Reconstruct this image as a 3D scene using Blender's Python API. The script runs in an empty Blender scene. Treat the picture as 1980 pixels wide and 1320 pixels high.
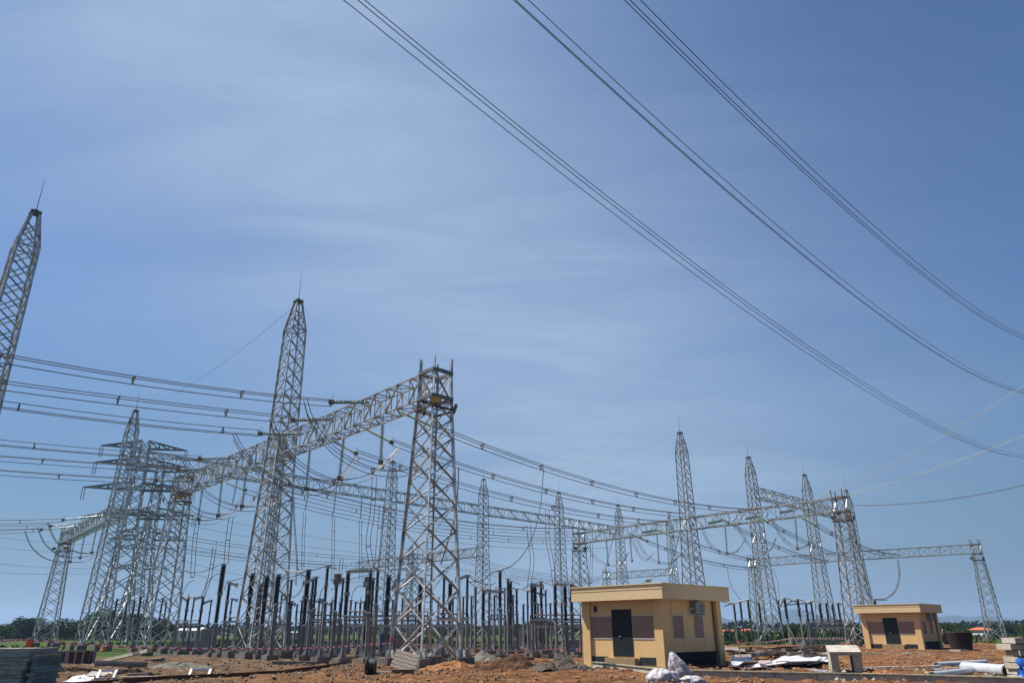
import bpy, math, random
import numpy as np
from mathutils import Vector, Matrix
random.seed(7)
S = bpy.context.scene
C = S.collection
# ------------------------------------------------------------------ camera
F, YH, ROLL, HC = 1400.0, 1220.0, 0.0043, 1.7
PITCH = math.atan((YH - 660) / F)
cam = bpy.data.cameras.new('camera'); camo = bpy.data.objects.new('camera', cam); C.objects.link(camo)
cam.sensor_width = 36; cam.lens = F / 1980 * 36; cam.clip_end = 20000; cam.clip_start = .2
camo.matrix_world = Matrix.Translation((0, 0, HC)) @ Matrix.Rotation(math.pi / 2 + PITCH, 4, 'X') @ Matrix.Rotation(-ROLL, 4, 'Z')
S.camera = camo
# ------------------------------------------------------------------ sky and sun
SUN = Vector((-.56, .18, 1.0)).normalized()
EL, AZ = math.asin(SUN.z), math.atan2(SUN.x, SUN.y)
S.world = bpy.data.worlds.new('World'); S.world.use_nodes = True
nt = S.world.node_tree; N = nt.nodes; L = nt.links; N.clear()
out = N.new('ShaderNodeOutputWorld'); bg = N.new('ShaderNodeBackground'); L.new(bg.outputs[0], out.inputs[0])
sky = N.new('ShaderNodeTexSky'); sky.sky_type = 'NISHITA'; sky.sun_disc = False
sky.sun_elevation = EL; sky.sun_rotation = AZ; sky.air_density = 1.25; sky.dust_density = .25; sky.ozone_density = 1.6; sky.altitude = 20
bg.inputs[1].default_value = .051
tc = N.new('ShaderNodeTexCoord'); sep = N.new('ShaderNodeSeparateXYZ'); L.new(tc.outputs['Generated'], sep.inputs[0])
def M(op, a=None, b=None, nt=nt):
    n = nt.nodes.new('ShaderNodeMath'); n.operation = op
    for i, v in enumerate((a, b)):
        if v is None: continue
        if isinstance(v, (int, float)): n.inputs[i].default_value = v
        else: nt.links.new(v, n.inputs[i])
    return n.outputs[0]
zz = M('ADD', M('MAXIMUM', sep.outputs[2], 0.0), .12)
cx = M('DIVIDE', sep.outputs[0], zz); cy = M('DIVIDE', sep.outputs[1], zz)
cmb = N.new('ShaderNodeCombineXYZ'); L.new(cx, cmb.inputs[0]); L.new(cy, cmb.inputs[1])
mp = N.new('ShaderNodeMapping'); mp.inputs['Rotation'].default_value = (0, 0, .45); mp.inputs['Scale'].default_value = (.55, 1.0, 1); L.new(cmb.outputs[0], mp.inputs[0])
n1 = N.new('ShaderNodeTexNoise'); n1.inputs['Scale'].default_value = .85; n1.inputs['Detail'].default_value = 7; n1.inputs['Roughness'].default_value = .5; n1.inputs['Distortion'].default_value = .5
mp.inputs['Location'].default_value = (1.35, .2, 0)
L.new(mp.outputs[0], n1.inputs[0])
cr = N.new('ShaderNodeValToRGB'); L.new(n1.outputs[0], cr.inputs[0])
cr.color_ramp.elements[0].position = .43; cr.color_ramp.elements[0].color = (0, 0, 0, 1)
cr.color_ramp.elements[1].position = .68; cr.color_ramp.elements[1].color = (.62, .62, .62, 1)
def clampn(v):
    n = N.new('ShaderNodeClamp'); L.new(v, n.inputs[0]); return n.outputs[0]
tint = N.new('ShaderNodeMixRGB'); tint.blend_type = 'MULTIPLY'; tint.inputs[0].default_value = 1; tint.inputs[2].default_value = (.42, .63, .93, 1); L.new(sky.outputs[0], tint.inputs[1])
# a broad cirrus veil lies across the sky as a band (great circle), torn into fibres
vb = M('ADD', M('ADD', M('MULTIPLY', sep.outputs[0], -.692), M('MULTIPLY', sep.outputs[1], .265)), M('MULTIPLY', sep.outputs[2], -.670))
vd = M('DIVIDE', M('ADD', vb, .05), .34); V = M('POWER', 2.718, M('MULTIPLY', M('MULTIPLY', vd, vd), -1.0))
n2_ = N.new('ShaderNodeTexNoise'); n2_.inputs['Scale'].default_value = 3.1; n2_.inputs['Detail'].default_value = 10; n2_.inputs['Roughness'].default_value = .62; n2_.inputs['Distortion'].default_value = .9
mp2 = N.new('ShaderNodeMapping'); mp2.inputs['Rotation'].default_value = (0, 0, .75); mp2.inputs['Scale'].default_value = (.35, 1.1, 1); L.new(cmb.outputs[0], mp2.inputs[0]); L.new(mp2.outputs[0], n2_.inputs[0])
fib = M('ADD', M('MULTIPLY', cr.outputs[0], .55), M('MULTIPLY', M('SUBTRACT', n2_.outputs[0], .42), .85))
V = M('MULTIPLY', V, clampn(M('SUBTRACT', 1.0, M('MULTIPLY', M('MULTIPLY', M('MAXIMUM', M('SUBTRACT', sep.outputs[0], .10), 0.0), 2.5), M('SUBTRACT', 1.0, M('MULTIPLY', sep.outputs[2], 1.7))))))
fac = clampn(M('MULTIPLY', V, M('ADD', .62, fib)))
fac = clampn(M('ADD', fac, M('MULTIPLY', clampn(fib), .05)))
low = clampn(M('SUBTRACT', .92, M('MULTIPLY', M('MAXIMUM', sep.outputs[2], 0.0), 2.5)))                      # hazy air near the horizon
mixh = N.new('ShaderNodeMixRGB'); L.new(low, mixh.inputs[0]); L.new(tint.outputs[0], mixh.inputs[1]); mixh.inputs[2].default_value = (1.3, 2.25, 3.15, 1)
mixc = N.new('ShaderNodeMixRGB'); L.new(fac, mixc.inputs[0]); L.new(mixh.outputs[0], mixc.inputs[1]); mixc.inputs[2].default_value = (3.95, 5.25, 7.1, 1)
L.new(mixc.outputs[0], bg.inputs[0])
sun = bpy.data.lights.new('sun', 'SUN'); sun.energy = 5.0; sun.angle = math.radians(.53); sun.color = (1, .95, .87)
suno = bpy.data.objects.new('sun', sun); C.objects.link(suno); suno.rotation_euler = SUN.to_track_quat('Z', 'Y').to_euler()
S.view_settings.view_transform = 'Standard'; S.view_settings.look = 'None'; S.view_settings.exposure = .96; S.view_settings.gamma = 1
S.cycles.max_bounces = 5; S.cycles.diffuse_bounces = 2; S.cycles.glossy_bounces = 2; S.cycles.volume_bounces = 0; S.cycles.volume_step_rate = 4

# ------------------------------------------------------------------ survey: points of the site measured with a level eye
def ray(x, y):
    u, v = x - 990.0, 660.0 - y
    c, s = math.cos(ROLL), math.sin(ROLL); u, v = u * c + v * s, -u * s + v * c
    return Vector((u, F * math.cos(PITCH) - v * math.sin(PITCH), F * math.sin(PITCH) + v * math.cos(PITCH)))
EYE = Vector((0, 0, HC))
def G(x, y, z=0.0):
    d = ray(x, y); return EYE + d * ((z - HC) / d.z)
def atY(x, y, Y):
    d = ray(x, y); return EYE + d * (Y / d.y)
def onplane(x, y, P, dr):
    """hit of a sight line with the vertical plane through P along the ground direction dr"""
    n = Vector((-dr[1], dr[0], 0)); d = ray(x, y)
    return EYE + d * ((P - EYE).dot(n) / d.dot(n))

# ------------------------------------------------------------------ materials
MATS = {}
def mat(name, col, rough=.6, metal=0., var=.15, scale=4., bump=0., col2=None, stretch=None, spec=None):
    if name in MATS: return MATS[name]
    m = bpy.data.materials.new(name); m.use_nodes = True; t = m.node_tree; b = t.nodes['Principled BSDF']
    b.inputs['Roughness'].default_value = rough; b.inputs['Metallic'].default_value = metal
    if spec is None and rough >= .8: spec = .12
    if spec is not None: b.inputs['Specular IOR Level'].default_value = spec
    tcn = t.nodes.new('ShaderNodeTexCoord'); nz = t.nodes.new('ShaderNodeTexNoise'); nz.inputs['Scale'].default_value = scale; nz.inputs['Detail'].default_value = 6; nz.inputs['Roughness'].default_value = .62
    src = tcn.outputs['Object']
    if stretch:
        mpp = t.nodes.new('ShaderNodeMapping'); mpp.inputs['Scale'].default_value = stretch; t.links.new(src, mpp.inputs[0]); src = mpp.outputs[0]
    t.links.new(src, nz.inputs[0])
    r = t.nodes.new('ShaderNodeValToRGB'); t.links.new(nz.outputs[0], r.inputs[0])
    c2 = col2 or tuple(min(1, c * (1 + var)) for c in col); c1 = col if col2 else tuple(c * (1 - var) for c in col)
    r.color_ramp.elements[0].position = .33; r.color_ramp.elements[0].color = (*c1, 1)
    r.color_ramp.elements[1].position = .67; r.color_ramp.elements[1].color = (*c2, 1)
    t.links.new(r.outputs[0], b.inputs['Base Color'])
    if bump:
        bp = t.nodes.new('ShaderNodeBump'); bp.inputs['Strength'].default_value = bump; bp.inputs['Distance'].default_value = .05
        t.links.new(nz.outputs[0], bp.inputs['Height']); t.links.new(bp.outputs[0], b.inputs['Normal'])
    MATS[name] = m; return m
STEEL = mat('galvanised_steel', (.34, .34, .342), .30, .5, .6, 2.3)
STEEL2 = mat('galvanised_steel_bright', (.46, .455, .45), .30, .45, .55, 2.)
STEELD = mat('weathered_steel', (.15, .145, .14), .5, .4, .35, 2.)
PLATE = mat('steel_plate', (.10, .10, .105), .5, .4, .2, 3)
WIRE = mat('aluminium_conductor', (.12, .082, .066), .6, .1, .2, .5)
WIRE2 = mat('new_aluminium_conductor', (.5, .48, .46), .6, .2, .1, .5)
GLASS = mat('toughened_glass', (.22, .30, .295), .15, 0, .2, 2., spec=.8)
PORC = mat('dark_brown_porcelain', (.010, .007, .009), .26, 0, .3, 3)
GREYP = mat('grey_enamel', (.17, .17, .17), .5, .1, .2, 2)
GREYL = mat('light_grey_paint', (.33, .33, .325), .5, 0, .12, 2)
CONC = mat('concrete', (.17, .15, .125), .9, 0, .3, 2.2, .3)
CONCL = mat('pale_concrete', (.33, .305, .26), .88, 0, .2, 3, .25)
YEL = mat('ochre_render', (.62, .41, .20), .85, 0, .06, 1.1, .04)
YELD = mat('ochre_render_side', (.60, .36, .15), .85, 0, .06, 1.2)
ROOFY = mat('pale_ochre_render', (.61, .46, .275), .85, 0, .05, .9)
MAUVE = mat('mauve_render', (.27, .175, .145), .9, 0, .06, 1.5)
WHITE = mat('white_render', (.5, .47, .44), .8, 0, .05, 3)
DOORM = mat('dark_door_paint', (.014, .020, .024), .6, 0, .25, 5, spec=.15)
BLACK = mat('black_void', (.008, .008, .009), .7, 0, .1)
SLATE = mat('slate_cladding', (.025, .028, .032), .85, 0, .8, 9, .8, stretch=(1, 1, 4))
PLINTH = mat('dark_plinth_paint', (.014, .017, .022), .85, 0, .25, 3)
WOOD = mat('weathered_wood', (.12, .085, .055), .85, 0, .4, 6, .3, stretch=(1, 6, 6))
WOODG = mat('grey_wood', (.28, .25, .245), .85, 0, .4, 6, .3, stretch=(1, 6, 6))
WOODL = mat('pale_pallet_wood', (.36, .30, .24), .85, 0, .35, 7, .2, stretch=(1, 6, 6))
BROWNW = mat('brown_board', (.085, .045, .028), .8, 0, .4, 3)
RUST = mat('rusty_steel', (.06, .036, .03), .75, .1, .4, 5)
WHITEP = mat('white_plastic', (.48, .48, .485), .45, 0, .12, 3)
PIPEM = mat('pale_pvc', (.34, .35, .365), .35, 0, .14, 2)
BLUEP = mat('grey_blue_pvc', (.19, .23, .30), .35, 0, .12, 2)
BLUE = mat('blue_tarpaulin', (.02, .10, .42), .5, 0, .3, 6, .4)
REDT = mat('red_tape', (.62, .06, .07), .5, 0, .05); WHT = mat('white_tape', (.8, .72, .70), .5, 0, .05)
ORNG = mat('orange_plastic', (.75, .16, .03), .5, 0, .1)
LENS = mat('floodlight_lens', (.52, .30, .10), .3, 0, .3, 8)
BARK = mat('bark', (.10, .075, .05), .95, 0, .3, 5)
LEAF = [mat('leaf_%s' % k, c, .85, 0, .5, .55, 0, spec=.06) for k, c in (('dark', (.017, .036, .013)), ('mid', (.026, .052, .015)), ('olive', (.040, .064, .018)))]
TILE = mat('red_roof_tile', (.42, .11, .06), .8, 0, .25, 3)
WALLW = mat('white_house_wall', (.62, .62, .60), .85, 0, .1, 2)
ROOFG = mat('grey_sheet_roof', (.36, .37, .38), .6, .2, .1, 2)

# ------------------------------------------------------------------ mesh builder
class MB:
    def __init__(s): s.v = []; s.f = []; s.m = []
    def add(s, vs, fs, mi=0):
        o = len(s.v); s.v += [tuple(v) for v in vs]; s.f += [tuple(i + o for i in f) for f in fs]; s.m += [mi] * len(fs); return s
    def box(s, c, size, rz=0., mi=0, R=None):
        hx, hy, hz = size[0] / 2, size[1] / 2, size[2] / 2; c = Vector(c)
        R = R or Matrix.Rotation(rz, 3, 'Z')
        vs = [c + R @ Vector((x * hx, y * hy, z * hz)) for x in (-1, 1) for y in (-1, 1) for z in (-1, 1)]
        return s.add(vs, [(0, 1, 3, 2), (4, 6, 7, 5), (0, 4, 5, 1), (2, 3, 7, 6), (0, 2, 6, 4), (1, 5, 7, 3)], mi)
    def frame(s, a, b, ref=None):
        t = (Vector(b) - Vector(a)).normalized(); ref = Vector(ref) if ref is not None else (Vector((0, 0, 1)) if abs(t.z) < .95 else Vector((1, 0, 0)))
        u = ref.cross(t)
        if u.length < 1e-4: u = Vector((1, .3, 0)).cross(t)
        u.normalize(); return t, u, t.cross(u)
    def prism(s, a, b, sec, ref=None, mi=0):
        t, u, w = s.frame(a, b, ref); n = len(sec); vs = []
        for P in (Vector(a), Vector(b)): vs += [P + u * x + w * y for x, y in sec]
        fs = [(i, (i + 1) % n, n + (i + 1) % n, n + i) for i in range(n)] + [tuple(range(n))[::-1], tuple(range(n, 2 * n))]
        return s.add(vs, fs, mi)
    def bar(s, a, b, w, ref=None, mi=0, L=False, h=None):
        if L:
            k = w * .16; o = w * .3; return s.prism(a, b, [(-o, -o), (w - o, -o), (w - o, k - o), (k - o, k - o), (k - o, w - o), (-o, w - o)], ref, mi)
        h = (h or w) / 2; w = w / 2; return s.prism(a, b, [(-w, -h), (w, -h), (w, h), (-w, h)], ref, mi)
    def tube(s, pts, r, n=6, mi=0, cap=True):
        pts = [Vector(p) for p in pts]; o = len(s.v); fs = []
        for i, P in enumerate(pts):
            a = pts[max(i - 1, 0)]; b = pts[min(i + 1, len(pts) - 1)]; t, u, w = s.frame(a, b)
            rr = r[i] if isinstance(r, (list, tuple)) else r
            s.v += [tuple(P + (u * math.cos(2 * math.pi * k / n) + w * math.sin(2 * math.pi * k / n)) * rr) for k in range(n)]
        for i in range(len(pts) - 1):
            fs += [(o + i * n + k, o + i * n + (k + 1) % n, o + (i + 1) * n + (k + 1) % n, o + (i + 1) * n + k) for k in range(n)]
        if cap: fs += [tuple(o + k for k in range(n))[::-1], tuple(o + (len(pts) - 1) * n + k for k in range(n))]
        s.f += fs; s.m += [mi] * len(fs); return s
    def lathe(s, a, b, prof, n=10, mi=0):
        """prof: (fraction or metres along a-b, radius)"""
        a = Vector(a); b = Vector(b); t, u, w = s.frame(a, b); ln = (b - a).length; o = len(s.v)
        for h, r in prof:
            s.v += [tuple(a + t * h * ln + (u * math.cos(2 * math.pi * k / n) + w * math.sin(2 * math.pi * k / n)) * r) for k in range(n)]
        fs = []
        for i in range(len(prof) - 1):
            fs += [(o + i * n + k, o + i * n + (k + 1) % n, o + (i + 1) * n + (k + 1) % n, o + (i + 1) * n + k) for k in range(n)]
        fs += [tuple(o + k for k in range(n))[::-1], tuple(o + (len(prof) - 1) * n + k for k in range(n))]
        s.f += fs; s.m += [mi] * len(fs); return s
    def build(s, name, mats, parent=None, smooth=False, loc=None):
        me = bpy.data.meshes.new(name); me.from_pydata(s.v, [], s.f)
        mats = mats if isinstance(mats, (list, tuple)) else [mats]
        for m in mats: me.materials.append(m)
        if len(mats) > 1: me.polygons.foreach_set('material_index', s.m)
        if smooth: me.polygons.foreach_set('use_smooth', [True] * len(me.polygons))
        me.update(); o = bpy.data.objects.new(name, me); C.objects.link(o)
        if parent is not None:
            o.parent = parent; o.matrix_parent_inverse = Matrix.Translation(-parent.location) if parent.type == 'EMPTY' else Matrix.Identity(4)
        if loc: o.location = loc
        return o
def thing(name, label, cat, loc=(0, 0, 0), group=None):
    o = bpy.data.objects.new(name, None); C.objects.link(o); o.location = loc; o.empty_display_size = .3
    return tag(o, label, cat, group)
def tag(o, label, cat, group=None):
    o['label'] = label; o['category'] = cat
    if group: o['group'] = group
    return o
def kind(o, k): o['kind'] = k; return o
ORD = ['first', 'second', 'third', 'fourth', 'fifth', 'sixth', 'seventh', 'eighth', 'ninth', 'tenth', 'eleventh', 'twelfth', 'thirteenth', 'fourteenth', 'fifteenth', 'sixteenth', 'seventeenth', 'eighteenth', 'nineteenth', 'twentieth', 'twenty-first', 'twenty-second', 'twenty-third', 'twenty-fourth', 'twenty-fifth', 'twenty-sixth', 'twenty-seventh', 'twenty-eighth', 'twenty-ninth', 'thirtieth']

# ------------------------------------------------------------------ ground, fields, hills
def hsh(x, y): return (math.sin(x * 12.9898 + y * 78.233) * 43758.5453) % 1
from mathutils import noise as MN
def relief(x, y):
    n = MN.noise(Vector((x * .16, y * .16, 0))) * .13 + MN.noise(Vector((x * .7, y * .7, 3))) * .09 + max(0, MN.noise(Vector((x * 2.1, y * 2.1, 7)))) * .16
    c_ = 30.2 + .05 * x + .8 * math.sin(x * .14)                       # a pair of wheel ruts
    for o in (0, 1.7):
        d = abs(y - c_ - o + .12 * MN.noise(Vector((x * .5, o, 5))))
        if d < .4: n += (-.10 if d < .17 else .05) * (1 - d / .5)
    return n
def make_ground():
    xs = list(np.arange(-46, 62, .2)); ys = list(np.arange(23, 38, .17)) + list(np.arange(38, 56, .35)) + list(np.arange(56, 112, .9))
    vs = []; fs = []; nx = len(xs)
    for y in ys:
        for x in xs:
            e = min(1, max(0, (y - 23) / 3)); vs.append((x, y, .05 + relief(x, y) * e))
    # ragged far edge sinks under the grass
    def edge(x): return 84 + 16 * MN.noise(Vector((x * .045, 1.3, 0))) + 3 * MN.noise(Vector((x * .4, 4, 0))) + (14 if x > 20 else 0) - (26 if x < -18 else 0) * min(1, (-18 - x) / 14 if x < -18 else 0)
    vs = [(x, y, z - max(0, (y - edge(x))) * .12 if y > edge(x) else z) for x, y, z in vs]
    for j in range(len(ys) - 1):
        for i in range(nx - 1):
            a = j * nx + i; fs.append((a, a + 1, a + nx + 1, a + nx))
    m = MB(); m.add(vs, fs)
    return m
md = bpy.data.materials.new('red_earth'); md.use_nodes = True; t = md.node_tree; b = t.nodes['Principled BSDF']; b.inputs['Roughness'].default_value = .95; b.inputs['Specular IOR Level'].default_value = .08
tcn = t.nodes.new('ShaderNodeTexCoord')
def noi(sc, det=8, ro=.65, st=None):
    n = t.nodes.new('ShaderNodeTexNoise'); n.inputs['Scale'].default_value = sc; n.inputs['Detail'].default_value = det; n.inputs['Roughness'].default_value = ro
    t.links.new(tcn.outputs['Object'], n.inputs[0]); return n.outputs[0]
def ramp(fac, *els):
    r = t.nodes.new('ShaderNodeValToRGB'); t.links.new(fac, r.inputs[0]); e = r.color_ramp.elements
    e[0].position, e[0].color = els[0][0], (*els[0][1], 1); e[1].position, e[1].color = els[-1][0], (*els[-1][1], 1)
    for p, c in els[1:-1]: k = e.new(p); k.color = (*c, 1)
    return r.outputs[0]
big = ramp(noi(.09, 5), (.36, (.085, .048, .029)), (.47, (.175, .095, .05)), (.58, (.20, .103, .048)), (.66, (.13, .085, .055)))
fine = ramp(noi(2.6, 10, .75), (.33, (.30, .28, .27)), (.5, (.95, .93, .92)), (.66, (1.5, 1.45, 1.4)))
mx = t.nodes.new('ShaderNodeMixRGB'); mx.blend_type = 'MULTIPLY'; mx.inputs[0].default_value = .85; t.links.new(big, mx.inputs[1]); t.links.new(fine, mx.inputs[2])
sm = t.nodes.new('ShaderNodeMapping'); sm.inputs['Scale'].default_value = (.10, .75, 1); t.links.new(tcn.outputs['Object'], sm.inputs[0]); sn = t.nodes.new('ShaderNodeTexNoise'); sn.inputs['Scale'].default_value = 1.3; sn.inputs['Detail'].default_value = 7; sn.inputs['Roughness'].default_value = .7; t.links.new(sm.outputs[0], sn.inputs[0])
st_ = ramp(sn.outputs[0], (.36, (.30, .24, .21)), (.5, (.72, .68, .64)), (.62, (1.1, 1.0, .92))); m_s = t.nodes.new('ShaderNodeMixRGB'); m_s.blend_type = 'MULTIPLY'; m_s.inputs[0].default_value = .9; t.links.new(mx.outputs[0], m_s.inputs[1]); t.links.new(st_, m_s.inputs[2]); mx = m_s
# greyer, browner soil on the west side of the yard
sx = t.nodes.new('ShaderNodeSeparateXYZ'); t.links.new(tcn.outputs['Object'], sx.inputs[0])
wst = M('MULTIPLY', M('SUBTRACT', -6.0, sx.outputs[0], t), .11, t); wst = t.nodes.new('ShaderNodeClamp').outputs[0] if False else wst
cl = t.nodes.new('ShaderNodeClamp'); t.links.new(wst, cl.inputs[0]); cl.inputs['Max'].default_value = .72
mx2 = t.nodes.new('ShaderNodeMixRGB'); t.links.new(cl.outputs[0], mx2.inputs[0]); t.links.new(mx.outputs[0], mx2.inputs[1])
gr = ramp(noi(1.1, 9, .7), (.35, (.035, .025, .017)), (.5, (.085, .058, .036)), (.66, (.17, .125, .085))); t.links.new(gr, mx2.inputs[2])
t.links.new(mx2.outputs[0], b.inputs['Base Color'])
bp = t.nodes.new('ShaderNodeBump'); bp.inputs['Strength'].default_value = .9; bp.inputs['Distance'].default_value = .12; t.links.new(noi(5, 8, .7), bp.inputs['Height']); t.links.new(bp.outputs[0], b.inputs['Normal'])
kind(make_ground().build('ground', md, smooth=True), 'structure')
mg = bpy.data.materials.new('field_grass'); mg.use_nodes = True; t = mg.node_tree; b = t.nodes['Principled BSDF']; b.inputs['Roughness'].default_value = .95; b.inputs['Specular IOR Level'].default_value = .05
tcn = t.nodes.new('ShaderNodeTexCoord')
a_ = ramp(noi(.02, 9, .7), (.36, (.022, .036, .010)), (.5, (.042, .068, .016)), (.64, (.075, .095, .028)))
b_ = ramp(noi(.5, 10, .75), (.35, (.55, .55, .5)), (.65, (1.2, 1.2, 1.15)))
mx = t.nodes.new('ShaderNodeMixRGB'); mx.blend_type = 'MULTIPLY'; mx.inputs[0].default_value = .8; t.links.new(a_, mx.inputs[1]); t.links.new(b_, mx.inputs[2]); t.links.new(mx.outputs[0], b.inputs['Base Color'])
fld = MB(); fld.add([(-7000, -300, -.12), (7000, -300, -.12), (7000, 7500, -.12), (-7000, 7500, -.12)], [(0, 1, 2, 3)])
kind(fld.build('field', mg), 'structure')
HILL = mat('haze_tinted_forested_hill', (.02, .036, .03), .95, 0, .4, .004)  # forest green turned bluish, so part of the haze sits in the colour
def hills(x0, x1, Y, prof, seed):
    m = MB(); n = 120; rows = 5; vs = []
    for j in range(rows + 1):
        for i in range(n + 1):
            x = x0 + (x1 - x0) * i / n; k = j / rows
            h = prof(i / n) * (1 + .3 * MN.noise(Vector((x * .0022, seed, k)))) + 26 * MN.noise(Vector((x * .006, seed + 3, k * 2)))
            vs.append((x, Y + 900 * (k - .5), max(0, h) * math.sin(k * math.pi) ** .8 - 2))
    fs = [(j * (n + 1) + i, j * (n + 1) + i + 1, (j + 1) * (n + 1) + i + 1, (j + 1) * (n + 1) + i) for j in range(rows) for i in range(n)]
    m.add(vs, fs); kind(m.build('hills', HILL, smooth=True), 'structure')
hills(900, 2900, 4700, lambda u: 40 + 62 * math.exp(-((u - .12) / .08) ** 2) + 78 * math.exp(-((u - .40) / .12) ** 2) + 30 * math.exp(-((u - .9) / .2) ** 2), 1)
hills(2700, 4100, 5100, lambda u: 60 + 18 * math.sin(u * 7), 5)
# clods and stones
def clods(name, n, area, r0, r1, m_, seed, zf=relief):
    rnd = random.Random(seed); m = MB()
    for _ in range(n):
        x, y = area(rnd)
        if MN.noise(Vector((x * .45, y * .45, 11))) + .35 * MN.noise(Vector((x * 1.7, y * 1.7, 3))) < rnd.uniform(-.25, .3): continue
        r = r0 + (r1 - r0) * rnd.random() ** 3; z = .05 + zf(x, y)
        vs = [Vector((rnd.uniform(-1, 1) * .25 + a, rnd.uniform(-1, 1) * .25 + b_, rnd.uniform(-.2, .2) + c)) * r for a, b_, c in ((1, 0, 0), (-1, 0, 0), (0, 1, 0), (0, -1, 0), (0, 0, .75), (0, 0, -.5))]
        P = Vector((x, y, z + r * .2)); m.add([P + v for v in vs], [(0, 2, 4), (2, 1, 4), (1, 3, 4), (3, 0, 4), (2, 0, 5), (1, 2, 5), (3, 1, 5), (0, 3, 5)])
    return kind(m.build(name, m_), 'stuff')
CLOD = mat('earth_clod', (.19, .10, .055), .95, 0, .45, .6)
CLODG = mat('grey_clod', (.13, .095, .065), .95, 0, .4, .6)
STONE = mat('pale_rubble', (.22, .20, .17), .9, 0, .4, .8)
clods('earth_clods', 15000, lambda r: ((r.uniform(-8, 26)), 26 + 22 * r.random() ** 1.5), .015, .11, CLOD, 2)
clods('brown_clods', 12000, lambda r: ((r.uniform(-24, -3)), 26 + 24 * r.random() ** 1.3), .015, .11, CLODG, 3)
clods('rubble', 1500, lambda r: (r.uniform(11, 20), r.uniform(27, 34)), .02, .13, STONE, 4)
clods('scattered_stones', 1500, lambda r: (r.uniform(-25, 40), r.uniform(28, 75)), .03, .12, STONE, 5)

# ------------------------------------------------------------------ lattice towers
def prof_at(prof, z):
    for (z0, w0), (z1, w1) in zip(prof, prof[1:]):
        if z <= z1: return w0 + (w1 - w0) * (z - z0) / (z1 - z0)
    return prof[-1][1]
def lattice(root, P, prof, nodes, rz, lw, bw, near, zleg_top=None, mat_=None, footing=True):
    """four leg parts, one bracing part"""
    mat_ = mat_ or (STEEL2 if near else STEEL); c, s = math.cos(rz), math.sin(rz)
    def pt(i, z, extra=0):
        w = prof_at(prof, z) + extra; x, y = ((-w, -w), (w, -w), (w, w), (-w, w))[i % 4]
        return Vector((P.x + x * c - y * s, P.y + x * s + y * c, P.z + z))
    zs = [z for z, _ in prof]
    for i in range(4):
        m = MB(); pl = [pt(i, z) for z in zs]
        if zleg_top: pl.append(pl[-1] + Vector((0, 0, zleg_top)))
        for a, b in zip(pl, pl[1:]):
            inw = (Vector((P.x, P.y, a.z)) - a); m.bar(a, b + (b - a).normalized() * .02, lw, Matrix.Rotation(math.radians(-45), 3, 'Z') @ inw if near else inw, L=near)
        if near:
            for k in (0, 1): m.box(pl[0] + Vector((0, 0, .28)), (.55, .03, .5), rz + k * math.pi / 2)
            m.box(pl[0] + Vector((0, 0, .02)), (.6, .6, .04), rz)
        m.build('leg', mat_, root)
        if footing:
            f = MB(); q = pl[0]; f.box((q.x, q.y, P.z - .12), (.95, .95, .62 + P.z * 0), rz); f.build('concrete_footing', CONC, root)
    m = MB()
    for k, (z0, z1) in enumerate(zip(nodes, nodes[1:])):
        for i in range(4):
            a0, a1, b0, b1 = pt(i, z0), pt(i, z1), pt(i + 1, z0), pt(i + 1, z1)
            nrm = (a0 + b0) / 2 - Vector((P.x, P.y, a0.z)); nrm.z = 0; nrm.normalize()
            m.bar(a0 + nrm * .01, b1 + nrm * .01, bw, nrm, L=near); m.bar(b0 - nrm * .03, a1 - nrm * .03, bw, nrm, L=near)
    m.build('bracing', mat_, root)
    return pt
FEET = .33
def nodes_geo(z0, z1, n, ratio):
    ws = [ratio ** -i for i in range(n)]; s = sum(ws); z = z0; r = [z0]
    for w in ws: z += (z1 - z0) * w / s; r.append(z)
    return r
def flood(root, P, d, lit):
    m = MB(); R = Vector((d[0], d[1], -.35)).to_track_quat('Y', 'Z').to_matrix()
    m.box(P, (.62, .16, .42), R=R); o = m.build('floodlight', PLATE, root)
    if lit:
        g = MB(); g.box(Vector(P) + R @ Vector((0, .085, 0)), (.52, .02, .32), R=R); g.build('lens', LENS, o)
LWN, LWF, BWN, BWF = .14, .125, .082, .068
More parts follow.
